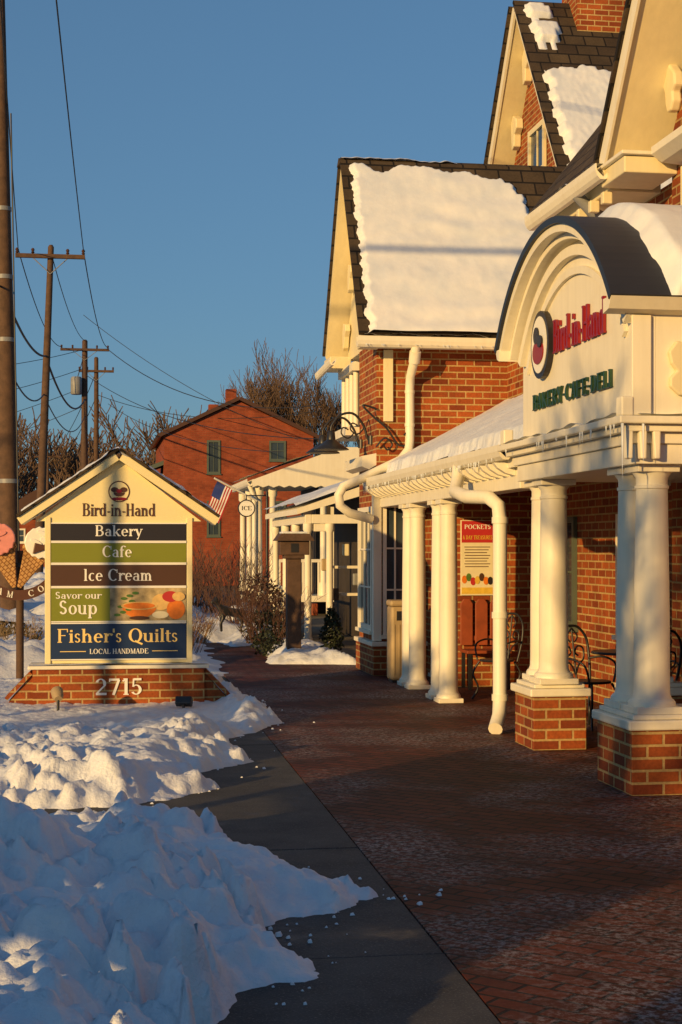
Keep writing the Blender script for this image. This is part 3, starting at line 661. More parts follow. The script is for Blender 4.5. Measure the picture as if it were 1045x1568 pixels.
for i,t in enumerate((.16,.34,.52,.70)):
    Y=FY+dy*t;Z=FZ+dz*t; 
    prism(C,"gable_bracket_%d"%i,[(Y+.05,Z-.02),(Y-.10,Z+.16),(Y-.24,Z+.04),(Y-.26,Z-.08),(Y-.19,Z-.13),(Y-.21,Z-.22),(Y-.15,Z-.30),(Y-.06,Z-.30),(Y-.02,Z-.22),(Y+.0,Z-.1)],'x',5.40,5.50,mCream,.02)
prism(C,"window_cornice",[(5.2,5.52),(5.5,5.56),(5.5,5.36),(5.3,5.38),(5.2,5.45)],'y',9.5,14.15,mWhite)
win(C,"gable_window",'x',5.50,12.9,14.05,4.3,5.32,-1,.08,mCream,3,2)
win(C,"gable_upper_window",'x',5.50,11.9,13.05,6.1,7.3,-1,.09,mCream,3,2)
box(C,"door_frame",5.44,5.50,11.0,12.6,0,2.25,mWhite,.01); box(C,"door_glass",5.42,5.437,11.1,12.5,.12,2.12,mGlass)
win(C,"ground_window",'x',5.60,14.9,16.2,.8,2.1,-1,.07,mWhite,3,2); win(C,"ground_window_b",'x',5.60,17.7,18.8,.8,2.1,-1,.07,mTealTrim,2,2)
# ---------- Building B : tall rear gable with chimney
B=group("rear_brick_gable_house")
BY,BZ=25.1,10.75; NY,NZ=21.2,5.45; OY,OZ=28.6,6.0
box(B,"brick_wall",7.25,13,22.0,28.2,0,6.2,mBrick)
prism(B,"gable_brick",[(22.0,6.2),(28.2,6.2),(BY,BZ-.35)],'x',7.26,13,mBrick)
roofslab(B,"soffit_near",NY,NZ,BY,BZ-.15,6.9,13,.12,mCream); roofslab(B,"soffit_far",OY,OZ,BY,BZ-.15,6.9,13,.12,mCream)
roofslab(B,"fascia_near",NY,NZ,BY,BZ-.15,6.86,6.90,.15,mWhite,-.02); roofslab(B,"fascia_far",OY,OZ,BY,BZ-.15,6.86,6.90,.15,mWhite,-.02)
roofslab(B,"shingles_near",NY,NZ,BY,BZ-.15,6.80,13,.05,mShing,.135); roofslab(B,"shingles_far",OY,OZ,BY,BZ-.15,6.80,13,.05,mShing,.135)
nB=Vector((0,-(BZ-.15-NZ),(BY-NY))).normalized(); tB=Vector((0,BY,BZ-.15))+nB*.19; bB=Vector((0,NY,NZ))+nB*.19
def hB(u,v,b):
    x=b.x; L=6.6
    lf=x-6.93-.06*N(v*18,4,0)-.02-(.05 if int(v*30)%2 else 0)
    st_=math.floor((x-6.9)*3.2)
    lower=(.715+.035*N(st_*1.3,9,0)+.008*N(x*9,3,0)-v)*L
    row=math.floor(v*30)
    up=min((v-.80)*L,(7.42+.22*N(row*1.9,3,3)-x-.10*(row%2)),(.985-v)*L)
    if row%3==0: up=min(up,-.01+.06*N(x*6,row,0))
    dd=min(lf,max(lower,up))
    if dd<0: return dd
    return .10*sm(dd/.08)+.02*N(x*3,v*9,0)+.008*N(x*12,v*40,0)
grid_snow(B,"roof_snow",lambda u,v:(Vector((6.82+3.5*u,bB.y+(tB.y-bB.y)*v,bB.z+(tB.z-bB.z)*v)),nB),130,210,hB,mSnowR)
box(B,"chimney",7.75,8.62,24.5,25.35,9.2,12.8,mBrick); box(B,"chimney_flashing",7.72,8.65,24.47,25.38,9.1,9.95,mGreyM)
win(B,"gable_window",'x',7.25,24.55,25.5,7.2,8.7,-1,.09,mCream,2,2)
for i,t in enumerate((.42,.66,.86)):
    for s_ in(1,-1):
        e=NY if s_>0 else OY; ez=NZ if s_>0 else OZ
        Y=e+(BY-e)*t;Z=ez+(BZ-.15-ez)*t
        prism(B,"bracket_%d_%d"%(i,s_),[(Y,Z),(Y+s_*.14,Z+.12),(Y+s_*.34,Z+.02),(Y+s_*.36,Z-.14),(Y+s_*.22,Z-.22),(Y+s_*.2,Z-.42),(Y+s_*.06,Z-.46)],'x',7.12,7.25,mCream,.015)

# ================================================================= PORTICO
Q=group("arched_entrance_portico")
XF=3.70; XR=3.50; Yc=11.80; hw=1.50; zb=3.42; rise=.78; Rr=(hw*hw+rise*rise)/(2*rise); zc=zb+rise-Rr
def arc(rad,z_off=0,n=40,hw_=None):
    a=math.asin(min(1,hw/Rr)); return [(Yc+rad*math.sin(-a+2*a*i/n),zc+rad*math.cos(-a+2*a*i/n)) for i in range(n+1)]
def ring(n,r0,r1,x0,x1,mat):
    A_=arc(r1);B_=arc(r0)[::-1]; return prism(Q,n,A_+B_,'x',x0,x1,mat)
yl,yr=Yc-hw+.12,Yc+hw-.06
prism(Q,"front_wall",[(yl,2.66),(yr,2.66),(yr,zb-.02)]+[q for q in arc(Rr-.045)[::-1] if yl<q[0]<yr]+[(yl,zb-.02)],'x',XF,XF+.16,mWhite)
ring("arch_moulding_inner",Rr-.34,Rr-.28,XF-.03,XF-.001,mWhite); ring("arch_moulding_mid",Rr-.20,Rr-.12,XF-.06,XF-.001,mWhite)
ring("arch_soffit_band",Rr-.08,Rr+.0,XR+.08,XF+.0,mWhite)
ring("arch_fascia",Rr-.03,Rr+.03,XR,XR+.078,mWhite)
ring("barrel_roof",Rr+.032,Rr+.085,XR-.03,6.6,mNavyRoof)
ring("barrel_soffit",Rr-.02,Rr+.028,XF+.003,6.6,mWhite)
a_=math.asin(hw/Rr)
def PQ(u,v):
    an=-a_*1.0+2*a_*v; nn=Vector((0,math.sin(an),math.cos(an))); return Vector((XR+3.2*u,Yc,zc))+nn*(Rr+.086),nn
def hQ(u,v,b):
    e=(b.x-3.86-.12*abs(v-.3)-.06*N(v*5,1,3)-.03*N(v*20,2,0)); e=min(e,(v+.004)*3.3)
    if e<0: return e
    return .12*sm(e/.10)+.03*N(b.x*1.6,v*4,0)+.01*N(b.x*7,v*15,0)
grid_snow(Q,"barrel_snow",PQ,110,70,hQ,mSnowR)
box(Q,"side_wall",XF+.162,5.5,yl,yl+.12,2.66,3.44,mWhite)
box(Q,"far_side_wall",XF+.162,5.5,yr-.12,yr-.002,2.66,3.44,mWhite)
prism(Q,"side_eave",[(Yc-hw-.06,3.46),(yl+.0,3.46),(yl+.0,3.36),(Yc-hw,3.38)],'x',XR-.02,5.5,mWhite)
prism(Q,"far_eave",[(Yc+hw+.05,3.46),(yr,3.46),(yr,3.36),(Yc+hw,3.38)],'x',XR-.02,5.5,mWhite)
box(Q,"corner_board",XF-.02,XF+.12,yl-.03,yl-.001,2.66,3.355,mWhite,.006)
sc=[(4.12,2.72),(4.12,2.80),(4.02,2.80),(3.95,2.86),(3.95,2.92),(4.0,2.97),(3.96,3.02),(3.94,3.10),(4.0,3.18),(4.1,3.16),(4.12,3.22),(4.6,3.22),(4.6,2.72)]
prism(Q,"side_scroll_panel",sc,'y',yl-.05,yl-.001,mCream,.012)
Y0,Y1=10.38,13.60
box(Q,"architrave",3.74,5.48,Y0+.12,Y1-.02,2.33,2.47,mWhite,.006)
box(Q,"frieze",3.71,5.48,Y0+.09,Y1,2.471,2.55,mWhite,.006)
box(Q,"cornice_bed",3.65,5.48,Y0+.03,Y1+.04,2.551,2.60,mWhite,.006)
box(Q,"cornice_top",3.58,5.48,Y0-.03,Y1+.08,2.601,2.655,mWhite,.01)
for i in range(2): box(Q,"end_block_%d"%i,3.60,3.69,(Y0,Y1-.08)[i],(Y0+.12,Y1+.05)[i],2.656,2.79,mWhite,.012)
grid_snow(Q,"cornice_snow",lambda u,v:(Vector((3.58+.06*v,Y0+.1+(Y1-Y0-.2)*u,2.657)),Vector((0,0,1))),120,3,lambda u,v,b:.03*N(b.y*3,0,0)+.012,mSnow)
grid_snow(Q,"cornice_snow_side",lambda u,v:(Vector((3.72+1.6*u,Y0-.02+.06*v,2.657)),Vector((0,0,1))),60,3,lambda u,v,b:.03*N(b.x*4,3,0)+.014,mSnow)
for i in range(3): prism(Q,"corner_rib_%d"%i,[(3.64+.10*i,2.60),(3.70+.10*i,2.60),(3.695+.10*i,2.36),(3.655+.10*i,2.36)],'y',Y0+.035,Y0+.118,mWhite,.01)
def pedestal(n,x0,x1,y0,y1):
    box(Q,n+"_brick",x0,x1,y0,y1,0,.46,mBrick,.006); box(Q,n+"_cap",x0-.035,x1+.035,y0-.035,y1+.035,.461,.53,mWhite,.012); box(Q,n+"_cap_b",x0+.01,x1-.01,y0+.01,y1-.01,.531,.565,mWhite,.008)
pedestal("pedestal_near",3.73,4.62,10.53,11.30); pedestal("pedestal_far",3.73,4.20,13.02,13.62); pedestal("pedestal_inner",4.66,5.1,12.95,13.5)
for i,(x,y) in enumerate(((3.95,10.74),(3.95,11.12),(3.95,13.16),(3.95,13.50),(4.45,10.74),(4.82,13.2))): column(Q,"column_%d"%i,x,y,.565,2.33,.128 if i!=3 else .11)
UU=(0,-1,0)
text(Q,"letters_name","Bird-in-Hand",(XF-.004,11.62,3.31),UU,Uz,1.30,.27,mRed,.022)
text(Q,"letters_bakery","BAKERY.CAFE.DELI",(XF-.004,11.85,2.90),UU,Uz,2.05,.13,mGreenL,.02)
def discx(n,cy,z,ry,rz,x,mt,th): 
    return prism(Q,n,[(cy+ry*math.cos(.2094*i),z+rz*math.sin(.2094*i)) for i in range(30)],'x',x-th,x,mt)
discx("logo_disc",12.56,3.42,.26,.28,XF-.002,mPBlack,.05); discx("logo_inner",12.56,3.42,.215,.235,XF-.053,mLetW,.006); discx("logo_bird",12.56,3.36,.15,.10,XF-.06,mRed,.01); discx("logo_head",12.61,3.50,.07,.07,XF-.06,mPBlack,.012); discx("logo_wing",12.48,3.44,.06,.05,XF-.072,mPBlack,.01)

# ================================================================= STREET FURNITURE near porch
tc=group("trash_bin",(3.95,19.95,0))
box(tc,"body",-.17,.17,-.17,.17,.03,.98,mTan,.03); box(tc,"lid",-.185,.185,-.185,.185,.98,1.06,mTan,.03); box(tc,"base",-.15,.15,-.15,.15,0,.03,mBlack); box(tc,"slot",-.1,.1,-.1745,-.171,.80,.92,mBlack)
for i in range(5): box(tc,"rib_%d"%i,-.14+.065*i,-.12+.065*i,-.178,-.171,.1,.75,mTan,.003)
po=group("wall_poster",(4.74,19.094,0))
box(po,"board",-.215,.215,-.03,0,1.14,2.08,mPoster,.004)
box(po,"title_band",-.205,.205,-.034,-.0305,1.80,2.07,mFlagR); text(po,"title","POCKETS",(0,-.0345,1.97),Ux,Uz,.34,.055,mLetW,.002); text(po,"title_b","& DAY TREASURES",(0,-.0345,1.84),Ux,Uz,.38,.05,mPY,.002)
for i in range(8): box(po,"text_line_%d"%i,-.17+.01*(i%2),.16-.02*(i%3),-.0325,-.0305,1.74-.035*i,1.75-.035*i,mLetDk)
box(po,"picture_band",-.205,.205,-.034,-.0305,1.16,1.24,mPY)
for i in range(7): disc(po,"picture_%d"%i,-.17+.055*i,1.34+.03*math.sin(i*2),.032,.05,-.031-.0005*i,[mOrange,mGreenLeaf,mFlagR,mPY,mPBrown,mOrange,mPBlack][i])
bn=group("slat_back_bench",(4.78,18.82,0))
box(bn,"seat",-.28,.28,-.2,.2,.44,.48,mRust,.01)
for i in range(3): prism(bn,"back_panel_%d"%i,[(-.27+.19*i,.52),(-.11+.19*i,.52),(-.11+.19*i,1.04),(-.15+.19*i,1.10),(-.23+.19*i,1.10),(-.27+.19*i,1.04)],'y',.20,.225,mRust,.01)
box(bn,"back_rail",-.28,.28,.226,.25,.58,.64,mRust,.005)
for x in(-.24,.24):
    for y in(-.17,.17): box(bn,"leg_%d_%d"%(x*10,y*10),x-.02,x+.02,y-.02,y+.02,0,.44,mBlack)
def chair(loc,rz):
    c=group("wrought_iron_chair",loc,rz)
    lathe(c,"seat",0,0,[(.19,.44),(.2,.45),(.19,.465)],mBlack,20)
    for i,(sx,sy) in enumerate(((-1,-1),(1,-1),(1,1),(-1,1))):
        tube(c,"leg_%d"%i,[(sx*.14,sy*.14,.44),(sx*.19,sy*.19,.3),(sx*.15,sy*.15,.14),(sx*.2,sy*.2,.01)],.012,mBlack,2,smoothp=True)
    tube(c,"back_hoop",[(-.17,.16,.44),(-.2,.2,.65),(-.19,.23,.85),(-.1,.25,.96),(0,.255,.98),(.1,.25,.96),(.19,.23,.85),(.2,.2,.65),(.17,.16,.44)],.013,mBlack,2,smoothp=True)
    for s_ in(-1,1):
        tube(c,"scroll_%d"%s_,[(0,.19,.5),(s_*.05,.2,.6),(s_*.13,.21,.66),(s_*.13,.22,.76),(s_*.06,.23,.78),(s_*.03,.23,.72),(s_*.07,.225,.69)],.009,mBlack,2,smoothp=True)
        tube(c,"scroll_top_%d"%s_,[(0,.25,.96),(s_*.07,.24,.88),(s_*.03,.235,.82)],.008,mBlack,2,smoothp=True)
    tube(c,"back_stem",[(0,.18,.46),(0,.25,.96)],.009,mBlack,2)
    tube(c,"arm_l",[(-.19,.2,.66),(-.24,.05,.68),(-.22,-.12,.62),(-.17,-.14,.45)],.011,mBlack,2,smoothp=True); tube(c,"arm_r",[(.19,.2,.66),(.24,.05,.68),(.22,-.12,.62),(.17,-.14,.45)],.011,mBlack,2,smoothp=True)
chair((4.55,17.4,0),R(-60)); chair((4.72,14.5,0),R(30)); chair((5.1,13.95,0),R(200))
tb=group("wrought_iron_table",(5.1,14.6,0)); lathe(tb,"top",0,0,[(.32,.71),(.33,.72),(.32,.735)],mBlack,28); lathe(tb,"stem",0,0,[(.2,0),(.19,.02),(.025,.06),(.02,.71)],mBlack,14)
def goose(y,nm):
    g_=group("gooseneck_lamp",(3.80,y,0))
    tube(g_,"arm",[(0,0,3.22),(-.06,0,3.24),(-.12,0,3.42),(-.26,0,3.58),(-.44,0,3.56),(-.56,0,3.42),(-.57,0,3.32)],.017,mBlack,3,smoothp=True)
    lathe(g_,"shade",-.57,0,[(.245,3.08),(.24,3.09),(.15,3.15),(.06,3.22),(.05,3.32),(.03,3.34)],mBlack,28)
    lathe(g_,"wall_plate",-.01,0,[(.05,3.16),(.05,3.28)],mBlack,12)
    tube(g_,"scroll",[(-.10,0,3.40),(-.2,0,3.3),(-.3,0,3.36),(-.28,0,3.45),(-.2,0,3.42)],.01,mBlack,2,smoothp=True)
goose(21.3,0); goose(22.1,1)
hb=group("scroll_sign_bracket",(3.80,20.9,0))
tube(hb,"upper",[(-.02,0,3.62),(-.2,-.02,3.66),(-.05,-.03,3.5),(.12,-.05,3.35),(.3,-.05,3.12),(.48,-.05,3.2),(.44,-.05,3.32),(.36,-.05,3.26)],.014,mBlack,2,smoothp=True)
tube(hb,"lower",[(-.02,-.02,3.1),(.1,-.03,3.22),(.2,-.03,3.14),(.14,-.03,3.06),(.08,-.03,3.12)],.012,mBlack,2,smoothp=True)

pb=group("wooden_post_box",(3.1,24.4,0))
box(pb,"post",-.11,.11,-.11,.11,0,1.66,mWoodDark,.01); box(pb,"box",-.23,.23,-.18,.18,1.62,1.84,mWoodDark,.01); prism(pb,"roof",[(-.3,1.84),(.3,1.84),(.22,1.95),(-.22,1.95)],'y',-.26,.26,mWoodDark); box(pb,"roof_snow",-.2,.2,-.2,.2,1.951,1.985,mSnow,.012); box(pb,"opening",-.06,.06,-.186,-.181,1.66,1.8,mBlack); box(pb,"collar",-.16,.16,-.16,.16,1.56,1.618,mWoodDark,.01)

# ================================================================= HOUSE D (near porch beyond) & HOUSE E
D=group("white_porch_house")
box(D,"wall",5.0,10,28.6,32.6,0,2.75,mDarkIn)  # shade of the open porch interior is put into this wall's colour
prism(D,"porch_roof",[(3.55,2.42),(5.2,3.0),(10,3.0),(10,2.8),(5.2,2.8),(3.55,2.32)],'y',27.4,32.6,mWhite)
grid_snow(D,"porch_snow",lambda u,v:(Vector((3.53,27.35+5.3*u,2.425)).lerp(Vector((5.2,27.35+5.3*u,3.02)),v),Vector((-.33,0,.94))),50,20,lambda u,v,b:.10+.04*N(b.x*2,b.y*2,0) if u>.004 else .05,mSnow)
box(D,"beam",3.7,3.82,27.5,32.6,2.16,2.32,mWhite,.01); box(D,"beam_front",3.82,5.2,27.5,27.62,2.16,2.32,mWhite,.01)
for i,(x,y) in enumerate(((3.76,27.56),(4.15,27.56),(3.76,29.2),(3.76,30.8),(3.76,32.5),(4.85,27.56))): 
    lathe(D,"post_%d"%i,x,y,[(.09,0),(.09,.12),(.065,.16),(.06,2.0),(.09,2.05),(.09,2.16)],mWhite,12)
box(D,"rail_top",3.73,3.79,29.2,32.5,.90,.95,mWhite)
for i in range(16): box(D,"baluster_%d"%i,3.745,3.775,29.3+.2*i,29.33+.2*i,.12,.9,mWhite)
box(D,"bracket_board",3.86,4.08,27.53,27.59,2.02,2.155,mWhite,.01)
for i in range(7): 
    box(D,"wares_%d"%i,3.9+.2*i,4.02+.2*i,28.1+.05*i,28.2+.05*i,.5+.27*((i*3)%5),.72+.27*((i*3)%5),[mRust,mTan,mWoodDark,mPoster,mGreyM,mWoodDark,mRust][i],.02)
box(D,"shelf",4.2,5.0,28.3,28.58,.85,.9,mWhite); box(D,"shelf_b",4.2,5.0,28.3,28.58,1.35,1.4,mWhite)
E=group("white_cottage")
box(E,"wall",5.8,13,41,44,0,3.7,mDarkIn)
prism(E,"roof",[(3.95,3.42),(6.2,4.25),(12,4.25),(12,3.4),(3.95,3.30)],'y',39.3,44,mCream)
grid_snow(E,"roof_snow",lambda u,v:(Vector((3.9,39.25+4.8*u,3.43)).lerp(Vector((6.3,39.25+4.8*u,4.28)),v),Vector((-.3,0,.95))),40,20,lambda u,v,b:.12+.04*N(b.x*1.5,b.y,0),mSnow)
prism(E,"fascia_scallop",[(3.95,3.43)]+[(3.95+8.0*i/60,3.24+.05*(i%2)) for i in range(61)]+[(12,4.27),(6.2,4.27)],'y',39.2,39.28,mWhite)
gutter(E,"gutter",(3.9,39.3,3.36),(3.9,44,3.36),.09)
for i,(x,y) in enumerate(((4.15,39.6),(4.5,39.6),(4.15,42),(4.15,43.9),(5.8,39.6),(7.2,39.6))): lathe(E,"post_%d"%i,x,y,[(.12,.5),(.12,.8),(.085,.85),(.08,3.0),(.12,3.05),(.12,3.3)],mWhite,12)
tube(E,"downspout",[(3.9,39.5,3.3),(4.0,39.5,3.05),(4.02,39.5,2.95),(4.02,39.5,.5)],.06,mWhite,3)
box(E,"deck",3.8,12,39.3,41,.35,.5,mWhite)
box(E,"rail",4.6,12,39.55,39.62,1.35,1.43,mWhite)
for i in range(34): box(E,"baluster_%d"%i,4.65+.2*i,4.7+.2*i,39.56,39.61,.5,1.35,mWhite)
win(E,"window",'y',41,6.2,7.2,1.4,2.8,-1,.1,mWhite,2,2)

# ================================================================= RED BRICK HOUSE far
F=group("brick_house")
fx0,fx1,fy=3.1,9.8,70.0
prism(F,"brick_wall",[(fx0,0),(fx1,0),(fx1,6.7),(6.45,8.25),(fx0,6.7)],'y',fy,fy+9,mBrickFar)
for a,b in(((fx0-.25,6.58),(6.45,8.3)),((fx1+.25,6.58),(6.45,8.3))):
    slab(F,"roof_"+("l" if a[0]<5 else "r"),a,b,.16,fy-.2,fy+9.2,mPBrown)
for i,cx in enumerate((6.0,5.5)): box(F,"chimney_%d"%i,cx,cx+.45,fy+1.5+4*i,fy+2.1+4*i,7.4,8.95-.35*i,mBrickFar)
win(F,"window_a",'y',fy,5.0,5.6,5.0,6.5,-1,.09,mTealTrim,2,2); win(F,"window_b",'y',fy,7.8,8.55,5.6,6.5,-1,.09,mTealTrim,2,2)
win(F,"window_c",'y',fy,5.0,5.6,2.2,3.8,-1,.09,mTealTrim,2,2); win(F,"window_d",'y',fy,7.8,8.55,2.2,3.8,-1,.09,mTealTrim,2,2)
box(F,"side_porch",1.6,3.1,fy+.5,fy+3,0,5.0,mSiding); prism(F,"side_porch_roof",[(1.4,4.9),(3.1,5.6),(3.1,5.4),(1.4,4.75)],'y',fy+.3,fy+3.2,mTealTrim)
def far_house(x,y,wd,h,mt):
    g_=group("distant_house",(x,y,0)); box(g_,"wall",0,wd,0,8,0,h,mt); prism(g_,"roof",[(-.3,h-.1),(wd+.3,h-.1),(wd/2,h+wd*.32)],'y',-.3,8.3,mPBrown); 
    win(g_,"window_a",'y',0,wd*.2,wd*.2+.8,h*.55,h*.8,-1,.1,mWhite,2,2); win(g_,"window_b",'y',0,wd*.6,wd*.6+.8,h*.55,h*.8,-1,.1,mWhite,2,2)
far_house(-6.2,100,6,3.6,mBrickFar); far_house(.4,112,5,3.6,mDarkIn); far_house(-16,130,8,4,mDarkIn)

# ================================================================= FLAG, round sign, statue
fg=group("american_flag",(.12,0,0))
tube(fg,"pole",[(3.95,39.3,2.9),(2.85,38.95,3.45)],.025,mWhite,2)
nu,nv=16,13
fv=[]
for j in range(nv+1):
    for i in range(nu+1):
        u=i/nu;q=j/nv
        fv.append(Vector((2.93,38.98,3.38))+Vector((-.36,-.05,-.85))*u+Vector((.38,0,-.22))*q+Vector((0,.07*math.sin(u*9+q*2),.02*math.sin(u*7))))
red=[];whi=[];blu=[]
for j in range(nv):
    for i in range(nu):
        q=(j*(nu+1)+i,j*(nu+1)+i+1,(j+1)*(nu+1)+i+1,(j+1)*(nu+1)+i)
        (blu if (i<7 and j<7) else (red if j%2==0 else whi)).append(q)
for nme,ff,mt in(("red_stripes",red,mFlagR),("white_stripes",whi,mLetW),("canton",blu,mBlue)): mesh(nme,fv,ff,mt,fg,smooth=True)
rs=group("round_hanging_sign",(3.28,33.9,0))
disc(rs,"rim",0,2.58,.19,.19,0,mPBlack,.03); disc(rs,"face",0,2.58,.165,.165,-.031,mLetW,.005); text(rs,"letters","ICE",(0,-.0365,2.54),Ux,Uz,.22,.09,mPBlack,.003)
tube(rs,"bracket",[(0,0,2.77),(0,0,2.86),(.45,0,2.86)],.015,mBlack,2); tube(rs,"post",[(.45,0,0),(.45,0,2.95)],.03,mBlack,2)
hs=group("horse_statue",(2.45,28.2,.22),R(15))
def skin(par,n,vs,es,rs_,mat,sub=1):
    me=bpy.data.meshes.new(n); me.from_pydata(vs,es,[]); o=bpy.data.objects.new(n,me); COL.objects.link(o); o.parent=par; me.materials.append(mat)
    m=o.modifiers.new("s","SKIN"); 
    for i,r in enumerate(rs_): me.skin_vertices[0].data[i].radius=(r,r)
    me.skin_vertices[0].data[0].use_root=True
    m.use_smooth_shade=True; s2=o.modifiers.new("d","SUBSURF"); s2.levels=sub; s2.render_levels=sub; return o
vs=[(.16,0,.36),(0,0,.35),(-.16,0,.37),(-.24,0,.47),(-.29,0,.57),(-.39,0,.52),
    (-.16,.045,.24),(-.17,.045,.13),(-.16,.045,.0),(-.16,-.045,.24),(-.22,-.045,.15),(-.20,-.045,.0),
    (.18,.045,.25),(.23,.045,.14),(.2,.045,.0),(.18,-.045,.25),(.2,-.045,.14),(.16,-.045,.0),(.24,0,.38),(.29,0,.25),(-.28,0,.64)]
es=[(0,1),(1,2),(2,3),(3,4),(4,5),(2,6),(6,7),(7,8),(2,9),(9,10),(10,11),(0,12),(12,13),(13,14),(0,15),(15,16),(16,17),(0,18),(18,19),(4,20)]
skin(hs,"body",vs,es,[.085,.08,.085,.055,.045,.025,.04,.022,.02,.04,.022,.02,.045,.022,.02,.045,.022,.02,.025,.02,.012],mBlack,2)

# ================================================================= UTILITY POLES + WIRES
def pole(base,top,r0,r1,arms=(),mat=mWoodPole,tr=False):
    g_=group("utility_pole"); bx,by=base; tx,ty,tz=top
    n=8;segs=[]
    for i in range(n):
        a=i/n;b=(i+1)/n; segs.append((Vector((bx+(tx-bx)*a,by+(ty-by)*a,tz*a-.1)),Vector((bx+(tx-bx)*b,by+(ty-by)*b,tz*b-.1)),r0+(r1-r0)*a,r0+(r1-r0)*b))
    segmesh("shaft",segs,mat,g_,14); lathe(g_,"top_cap",tx,ty,[(r1,tz-.12),(r1*.6,tz-.05)],mat,12)
    for k,(z,half) in enumerate(arms):
        f_=z/tz; ax=bx+(tx-bx)*f_
        box(g_,"crossarm_%d"%k,ax-half,ax+half,by-r1-.12,by-r1-.01,z-.06,z+.06,mat,.01)
        tube(g_,"brace_a_%d"%k,[(ax-half*.5,by-r1-.06,z-.05),(ax,by-r1-.03,z-.5)],.015,mGreyM,1); tube(g_,"brace_b_%d"%k,[(ax+half*.5,by-r1-.06,z-.05),(ax,by-r1-.03,z-.5)],.015,mGreyM,1)
        for s_ in(-.95,-.5,.5,.95): lathe(g_,"insulator_%d_%d"%(k,s_*100),ax+s_*half,by-r1-.06,[(.02,z+.06),(.055,z+.1),(.03,z+.13),(.055,z+.17),(.03,z+.22)],mPBrown,8)
    if tr:
        zt=tz-2.2; lathe(g_,"transformer",bx-.35,by-.25,[(.24,zt-.5),(.27,zt-.45),(.27,zt+.25),(.22,zt+.34),(.05,zt+.36)],mGreyM,16); tube(g_,"bushing",[(bx-.3,by-.25,zt+.3),(bx-.15,by-.2,zt+.8),(bx,by,zt+1.4)],.02,mBlack,1)
    return g_
g1=pole((-1.55,30.6),(-1.80,30.6,13.5),.215,.10,((12.9,1.2),))
for i,z in enumerate((3.0,5.7,6.9,8.2)): lathe(g1,"band_%d"%i,-1.55-.25*z/13.5,30.6,[(.215-.115*z/13.5+.012,z-.04),(.215-.115*z/13.5+.012,z+.04)],mGreyM,14)
tube(g1,"ground_wire",[(-1.38,30.38,0),(-1.42,30.40,3),(-1.48,30.42,6),(-1.55,30.46,10)],.015,mBlack,1)
pole((-1.60,45.7),(-1.20,45.7,10.45),.15,.085,((10.05,.98),))
pole((-.45,76),(-.40,76,11.7),.20,.13,((11.15,1.15),),mWoodDark,True)
pole((.15,82),(.15,82,11.6),.16,.11,((10.8,.9),),mWoodPole)
pole((-.8,-6),(-.8,-6,12),.17,.1,((11.3,1.1),))
lp=group("street_lamp",(-8.45,8.72,0)); lathe(lp,"shaft",0,0,[(.11,0),(.10,.3),(.075,.35),(.055,5.6)],mBlack,16); tube(lp,"arm",[(0,0,5.55),(0,0,5.8),(-.3,0,5.95),(-.8,0,5.95)],.03,mBlack,2,smoothp=True); lathe(lp,"lamp_head",-.85,0,[(.18,5.82),(.16,5.9),(.05,5.98)],mBlack,16)
pole((-3.4,120),(-3.4,120,9),.14,.1,((8.5,1),)); pole((-1.0,160),(-1.0,160,10.5),.15,.1,((10,1),))
wg=group("overhead_wires")
def wire(a,b,sag,r=.012,n=18):
    a=Vector(a);b=Vector(b); tube(wg,"wire",[tuple(a.lerp(b,i/n)-Vector((0,0,4*sag*(i/n)*(1-i/n)))) for i in range(n+1)],r,mWire,1)
wire((-2.12,45.6,10.25),(-.4,-6,11.5),.5,.013); wire((-.28,45.6,10.25),(-1.0,-6,11.5),.5,.013)
wire((-2.12,45.6,10.25),(-1.5,76,11.3),.7,.016); wire((-.28,45.6,10.25),(.7,76,11.3),.7,.016); wire((-1.2,45.7,10.2),(-.4,76,11.6),.5,.014)
wire((-1.72,30.5,6.7),(-1.35,45.6,7.2),.35,.03); wire((-1.35,45.6,7.2),(-.4,76,8.8),.9,.035); wire((-1.72,30.5,5.5),(-1.4,45.6,6.1),.5,.02); wire((-1.4,45.6,6.1),(-.4,76,8.0),.9,.02)
wire((-6,20,7.5),(-1.72,30.5,6.7),.3,.02)
for q in range(4): wire((-.4,76,11.2-.9*q),(-9-q,60+6*q,8.2-1.1*q),.4,.015)
wire((.7,76,11.2),(7.5,52,6.5),1.0,.018); wire((-.4,76,10.0),(6.5,41,4.6),.8,.014); wire((.2,82,9.6),(9,62,7.2),.7,.016); wire((.7,76,8.6),(5,42,4.3),.5,.012); wire((-.28,45.6,8.4),(5.2,40,4.5),.3,.008)
wire((.15,82,10.8),(-3.4,120,8.6),.8,.02); wire((.15,82,9.5),(-3.4,120,7.6),.8,.02)
# service cable strung across the street to the shops; its thin shadow crosses the shop roof
wire((-34,9.3,9.6),(9.0,9.0,9.2),.55,.045)

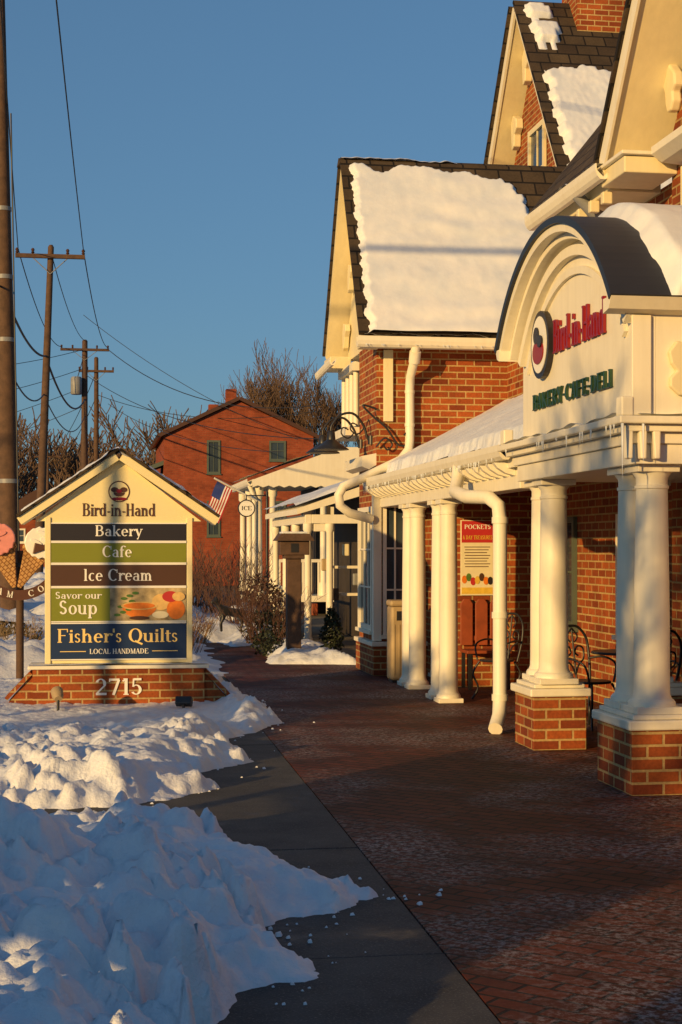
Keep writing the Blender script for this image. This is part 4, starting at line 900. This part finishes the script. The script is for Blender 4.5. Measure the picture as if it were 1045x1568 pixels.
# ================================================================= TREES
rng=random.Random(5);segs=[]
branches(segs,(11.3,85,0),Vector((0,0,1)),2.4,.3,1,rng,.2,1,.3,.1)
for i in range(12):
    a=i*.7; p=Vector((11.3+.3*math.cos(a),85+.3*math.sin(a),1.9+.25*(i%4)))
    branches(segs,p,Vector((.62*math.cos(a*1.9+.4),.4*math.sin(a*1.9),1)),3.0+.5*rng.random(),.09,5,rng,.013,2,.38,.12)
segmesh("bare_tree",segs,mBark,None,3)
segs=[];rng=random.Random(21)
for i in range(62):
    x=-44+i*1.08+rng.uniform(-1,1);y=170+rng.uniform(-25,35)
    branches(segs,(x,y,0),Vector((0,0,1)),rng.uniform(4.4,6.5)*(y/170),.28,4,rng,.06,2,.5)
segmesh("distant_trees",segs,mBark,None,3)
segs=[]
for i in range(50):
    x=-34+i*1.15;y=150+rng.uniform(-12,12); branches(segs,(x,y,0),Vector((0,0,1)),rng.uniform(1.8,3.2),.15,4,rng,.07,2,.6)
segmesh("distant_thicket",segs,mTwig,None,3)
bare_tree("bare_tree",(-13.5,-4.5,0),9,14,5,.02,2,.16,.5)  # unseen trees, added off camera to dapple the light with streaks
bare_tree("bare_tree",(-12,4.0,0),6,15,5,.02,2,.14,.5)
bare_tree("bare_tree",(-7.5,6.9,0),3.4,17,4,.012,2,.07,.5)

# bushes
twig_bush("bare_shrub",(1.3,24.5,.1),.9,.8,60,mTwig,1); twig_bush("bare_shrub",(2.0,33,.5),1.0,1.1,80,mTwig,2,.008); twig_bush("bare_shrub",(2.95,34.5,.3),1.3,1.5,110,mBark,3,.010)
twig_bush("bare_shrub",(2.75,29.9,.2),.7,1.0,90,mTwig,4,.008); twig_bush("ornamental_grass",(1.7,26.8,.1),.5,.5,90,mStraw,5,.005)
leaf_bush("evergreen_shrub",(3.0,27.0,.32),.46,.5,.34,1000,mEver,1,.045); leaf_bush("evergreen_shrub",(2.75,24.9,.2),.26,.3,.22,420,mEver,2,.04)
twig_bush("bare_shrub",(2.95,26.6,.1),.8,.9,90,mTwig,14,.007)
leaf_bush("evergreen_shrub",(3.75,24.7,.4),.24,.24,.4,800,mEver,3,.045,cone=True); leaf_bush("evergreen_shrub",(3.35,31.0,.5),.5,.8,.7,1100,mWoodDark,4,.06)
leaf_bush("hedge_shrub",(-1.6,26,.3),.8,.5,.3,1300,mEver,5,.05); twig_bush("ornamental_grass",(-1.2,25,.1),.6,.5,100,mStraw,7,.005)
leaf_bush("hedge_shrub",(-2.2,21.5,.25),.6,.4,.35,900,mWoodDark,8,.05)
grid_snow(None,"shrub_snow",lambda u,v:(Vector((-2.3+1.5*u,25.7+.6*v,.56)),Vector((0,0,1))),30,12,lambda u,v,b:.1*math.sin(3.14*u)*math.sin(3.14*v)-.02+.05*N(b.x*5,b.y*5,0),mSnow)
twig_bush("bare_shrub",(-2.6,34,.2),1.5,1.1,90,mBark,9,.01)

# ================================================================= out of frame : unseen board fence, added to shade the foreground, slotted for lit patches
fn=group("board_fence",(-5,0,0))
rng=random.Random(4); y=-9
i=0
while y<4.9:
    if not(-1.35<y<-.15):
        h=2.12+.04*rng.uniform(-1,1)
        gap = N(y*1.9,0,5)>-.12 and rng.random()<.85
        if gap:
            zl=1.22+.06*rng.uniform(-1,1)
            prism(fn,"board_%d"%i,[(y,0),(y+.145,0),(y+.145,zl),(y,zl)],'x',-.012,.012,mWoodDark)
            prism(fn,"board_top_%d"%i,[(y,1.56),(y+.152,1.56),(y+.152,h),(y,h)],'x',-.012,.012,mWoodDark)
        else:
            prism(fn,"board_%d"%i,[(y,0),(y+.152,0),(y+.152,h-.05),(y+.072,h),(y,h-.05)],'x',-.012,.012,mWoodDark)
    y+=.15; i+=1
for k in range(8):
    yy=-8.9+k*1.95
    if k!=4: box(fn,"post_%d"%k,-.12,-.02,yy,yy+.1,0,2.0,mWoodDark)
